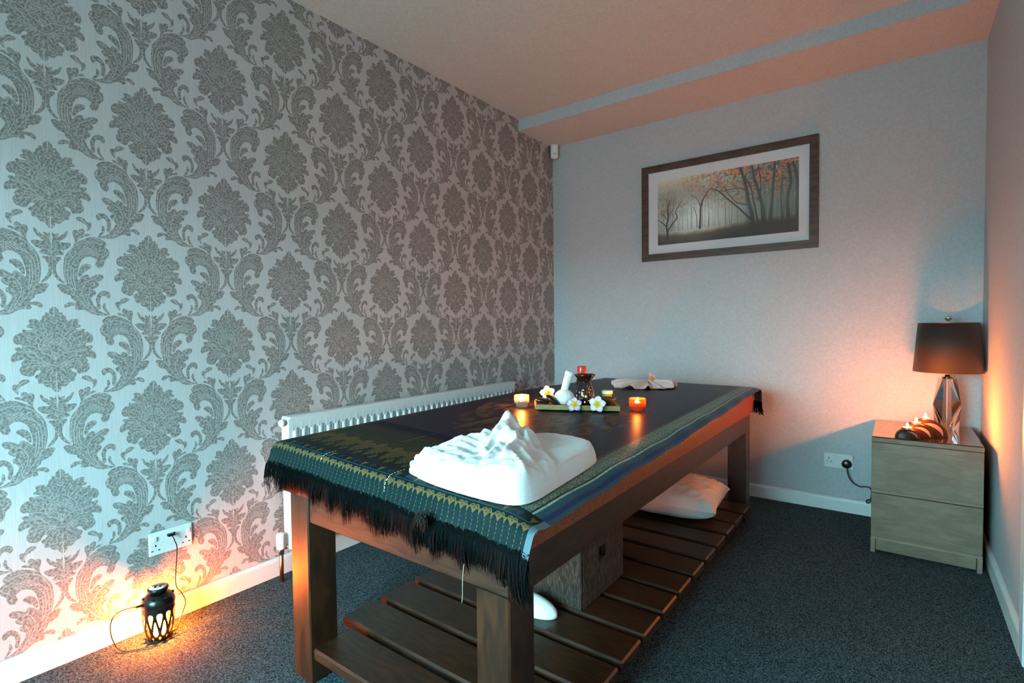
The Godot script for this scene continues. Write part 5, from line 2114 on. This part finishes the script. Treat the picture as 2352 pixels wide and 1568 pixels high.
func build_burner() -> void:
	var t := thing("oil_burner", "brown glazed ceramic oil burner with pierced sides on the tray", "oil burner", on_tray(1.120, 1.541))
	var glaze := mat(Color(0.10, 0.055, 0.035), 0.14)
	glaze.clearcoat_enabled = true
	glaze.clearcoat = 1.0
	glaze.clearcoat_roughness = 0.05
	var outer := [Vector2(0.030, 0.0), Vector2(0.034, 0.004), Vector2(0.040, 0.018), Vector2(0.0425, 0.032), Vector2(0.041, 0.050), Vector2(0.035, 0.074), Vector2(0.0275, 0.098), Vector2(0.025, 0.108)]
	var inner := [Vector2(0.0215, 0.108), Vector2(0.024, 0.098), Vector2(0.0315, 0.074), Vector2(0.0375, 0.050), Vector2(0.039, 0.032), Vector2(0.0365, 0.018), Vector2(0.030, 0.006), Vector2(0.0265, 0.0)]
	var poly := PackedVector2Array()
	for q in outer:
		poly.append(q)
	for q in inner:
		poly.append(q)
	var body := CSGPolygon3D.new()
	body.polygon = poly
	body.mode = CSGPolygon3D.MODE_SPIN
	body.spin_degrees = 360
	body.spin_sides = 48
	body.smooth_faces = true
	body.name = "pierced_body"
	body.material = glaze
	var front := deg_to_rad(-56.0)
	for h in [[0.0, 0.045, 0.0052], [0.34, 0.062, 0.0036], [-0.30, 0.060, 0.0026], [0.42, 0.050, 0.0026], [-0.38, 0.046, 0.0024], [0.20, 0.027, 0.0030], [0.46, 0.024, 0.0030], [-0.12, 0.020, 0.0026], [0.18, 0.062, 0.0040], [0.62, 0.072, 0.0026], [0.55, 0.085, 0.0026], [0.36, 0.076, 0.0030], [0.70, 0.056, 0.0024], [0.80, 0.035, 0.0030], [-0.60, 0.035, 0.0030], [-0.70, 0.060, 0.0030], [1.1, 0.045, 0.0045], [-1.1, 0.045, 0.0045], [1.4, 0.065, 0.003], [-1.4, 0.065, 0.003]]:
		var a: float = front + h[0]
		var hole := CSGCylinder3D.new()
		hole.operation = CSGShape3D.OPERATION_SUBTRACTION
		hole.radius = h[2]
		hole.height = 0.04
		hole.sides = 12
		hole.name = "pierced_hole"
		var dir := Vector3(cos(a), 0, -sin(a))
		hole.transform = Transform3D(Basis(Quaternion(Vector3.UP, dir)), dir * 0.034 + Vector3(0, h[1], 0))
		body.add_child(hole, true)
	t.add_child(body, true)
	var st := mb()
	lathe(st, [Vector2(0.0, 0.1075), Vector2(0.0245, 0.1075), Vector2(0.028, 0.112), Vector2(0.040, 0.127), Vector2(0.0455, 0.133), Vector2(0.0465, 0.136), Vector2(0.0440, 0.1365), Vector2(0.036, 0.129), Vector2(0.020, 0.118), Vector2(0.0, 0.116)], 48)
	part("oil_dish", st, glaze, t)
	tealight(t, Vector3(0, 0.001, 0), 0.0185, 0.014, 0.006, 0.020)

# ------------------------------------------------------------------ ruffled napkin and flower at the far end
func build_back_napkin() -> void:
	var at := rest(1.075, 0.745)
	var t := thing("ruffled_napkin", "ruffled pinkish white napkin fanned out at the far end of the throw", "napkin", at)
	t.rotation.y = deg_to_rad(40)
	var st := mb(true)
	var rows := 16
	var cols := 160
	var nz := noise(151, 0.62, 2)
	var gr := []
	for j in rows + 1:
		var f := j / float(rows)
		var row := []
		for i in cols + 1:
			var a := TAU * (i % cols) / cols
			var ca := Vector2(cos(a), sin(a))
			var ruff := 1.5 * nz.get_noise_2d(ca.x * 3.2, ca.y * 3.2) + 0.45 * sin(a * 7.0 + 1.3 * sin(a * 3.0))
			var rx := 0.185 * (0.84 + 0.16 * pow(absf(ca.x), 4.0)) * (1.0 + 0.22 * nz.get_noise_2d(ca.x * 2.0 + 7.0, ca.y * 2.0))
			var rz := 0.100 * (1.0 + 0.55 * nz.get_noise_2d(ca.x * 3.0 - 9.0, ca.y * 3.0))
			var y := 0.034 * (1.0 - pow(f, 1.5)) + 0.013 * f + 0.024 * ruff * pow(f, 0.8) * (0.55 + 0.45 * f) + 0.003 * nz.get_noise_2d(ca.x * f * 9.0, ca.y * f * 9.0) + 0.004
			if f > 0.85:
				y -= 0.010 * (f - 0.85) / 0.15
			row.append(Vector3(cos(a) * rx * f, maxf(0.0025, y), -sin(a) * rz * f))
		gr.append(row)
	for j in rows:
		for i in cols:
			if j > 0:
				tri(st, gr[j][i], gr[j + 1][i], gr[j + 1][i + 1])
				tri(st, gr[j][i], gr[j + 1][i + 1], gr[j][i + 1])
			else:
				tri(st, gr[0][0], gr[1][i], gr[1][i + 1])
	part("ruffled_cloth", st, mat(Color(0.90, 0.82, 0.80), 0.85), t)
	var p := at + Vector3(0.03, 0.052, -0.01)
	flower("pink frangipani flower lying on the ruffled napkin", p, Vector3(0.80, 0.45, 0.25), 0.4, 0.034, Color(0.90, 0.70, 0.16), Color(0.95, 0.82, 0.86), Color(0.92, 0.70, 0.79))

const WP_POLYS := [
	[-1,0,13,10,25,24,23,44,33,40,45,42,43,56,55,60,61,72,59,84,67,90,73,100,85,86,105,82,123,84,127,96,117,116,133,124,139,132,131,140,113,142,105,150,117,154,137,154,153,148,159,158,151,170,167,170,189,182,201,204,201,228,187,246,169,244,161,246,161,258,157,268,175,262,195,264,197,278,181,290,199,300,213,318,217,338,207,358,193,350,167,340,153,340,165,354,169,370,161,376,173,388,179,410,167,436,145,446,125,452,109,444,105,426,93,414,79,412,75,422,87,436,107,444,103,466,91,476,97,486,87,502,73,498,63,508,53,524,35,530,25,528,21,546,9,560,1,566],
	[103,680,129,640,167,612,211,592,249,594,277,608,299,634,281,652,303,668,311,694,303,724,281,742,279,770,267,796,243,804,229,788,231,764,239,750,223,734,201,726,179,732,157,750,147,768,137,800,131,834,127,868,129,894,149,870,171,850,193,856,191,876,225,850,259,844,275,858,263,882,241,898,223,894,245,908,245,924,223,942,205,954,227,960,225,984,205,998,195,1020,209,1050,227,1076,241,1094,267,1114,305,1120,297,1128,239,1128,207,1124,175,1098,147,1088,121,1096,105,1082,117,1066,95,1062,73,1076,55,1080,53,1064,69,1044,95,1040,121,1048,107,1028,91,1016,91,996,61,988,39,976,29,950,17,930,37,920,63,924,71,930,61,892,55,840,57,786,65,740,83,706],
	[135,874,133,840,145,798,167,780,195,778,205,790,201,808,189,812,177,830,161,838,149,866],
	[235,1086,223,1032,227,998,245,970,267,954,295,960,309,980,305,1002,293,1012,283,996,265,990,251,1004,245,1038,253,1080],
	[263,1086,261,1058,271,1038,279,1052,277,1080,291,1100,303,1120,285,1114],
	[125,478,149,464,177,472,191,498,205,492,217,508,209,536,191,558,185,556,193,530,181,512,157,502],
	[109,676,123,634,117,608,109,576,119,558,137,556,145,572,141,556,159,542,175,548,177,568,163,590,189,572,209,576,201,588,161,602,139,622,123,654],
	[3,580,13,590,9,602,25,594,37,590,39,598,29,620,47,604,65,592,75,574,89,566,83,592,69,620,51,636,35,652,61,648,87,648,103,654,91,678,75,692,55,702,39,700,59,714,63,726,49,734,23,738,7,748,47,744,45,758,31,776,21,796,17,822,21,854,39,886,65,918,53,918,27,900,11,876,-1,850],
]
const WP_LATTICE := [
	[5,196,35,210,61,240,73,274,67,300,53,296,33,274,17,258,1,250],
	[143,692,181,664,231,672,251,708,229,724,197,710,163,716,137,740],
]
const WP_VEINS := [
	[-3,118,23,92],
	[49,192,73,160,101,150],
	[73,220,79,190,99,164,137,156],
	[83,238,109,214,143,196],
	[169,218,173,200],
	[87,276,107,258,159,252],
	[89,302,117,290,167,284],
	[85,324,109,302,165,292],
	[-3,386,23,384,51,362,77,334,99,326,133,326],
	[23,384,63,364,95,348,129,346],
	[47,384,77,368,117,364,137,384,139,404],
	[31,388,63,384,83,400],
	[-1,342,-3,296],
	[-1,348,19,298],
	[1,350,33,316,65,296],
	[5,172,33,188,61,214,81,246,81,276,65,296],
	[-1,456,9,444],
	[27,458,27,480,47,498],
	[35,190,43,146],
	[49,146,57,118],
	[-3,58,7,60],
	[17,398,29,408,49,430],
	[5,486,17,496],
	[39,510,57,504],
	[49,388,65,406],
	[91,704,123,660,167,636,221,626,265,638],
	[71,924,63,838,73,752,107,690],
	[83,916,79,838,91,764,133,706],
	[113,968,95,890,97,802,119,762],
	[119,962,109,888,111,808],
	[155,1000,151,954,175,904,241,860],
	[185,1074,155,1000],
	[79,930,113,988,159,1062,217,1108,267,1120],
	[217,1108,177,1026,195,964],
	[241,1100,225,1060],
	[287,676,303,696,273,726],
	[191,1094,209,1112],
	[155,476,187,512,195,544],
	[145,618,157,590],
	[-1,682,27,666],
	[-3,728,29,692],
	[7,752,45,722],
	[7,610,3,662],
]
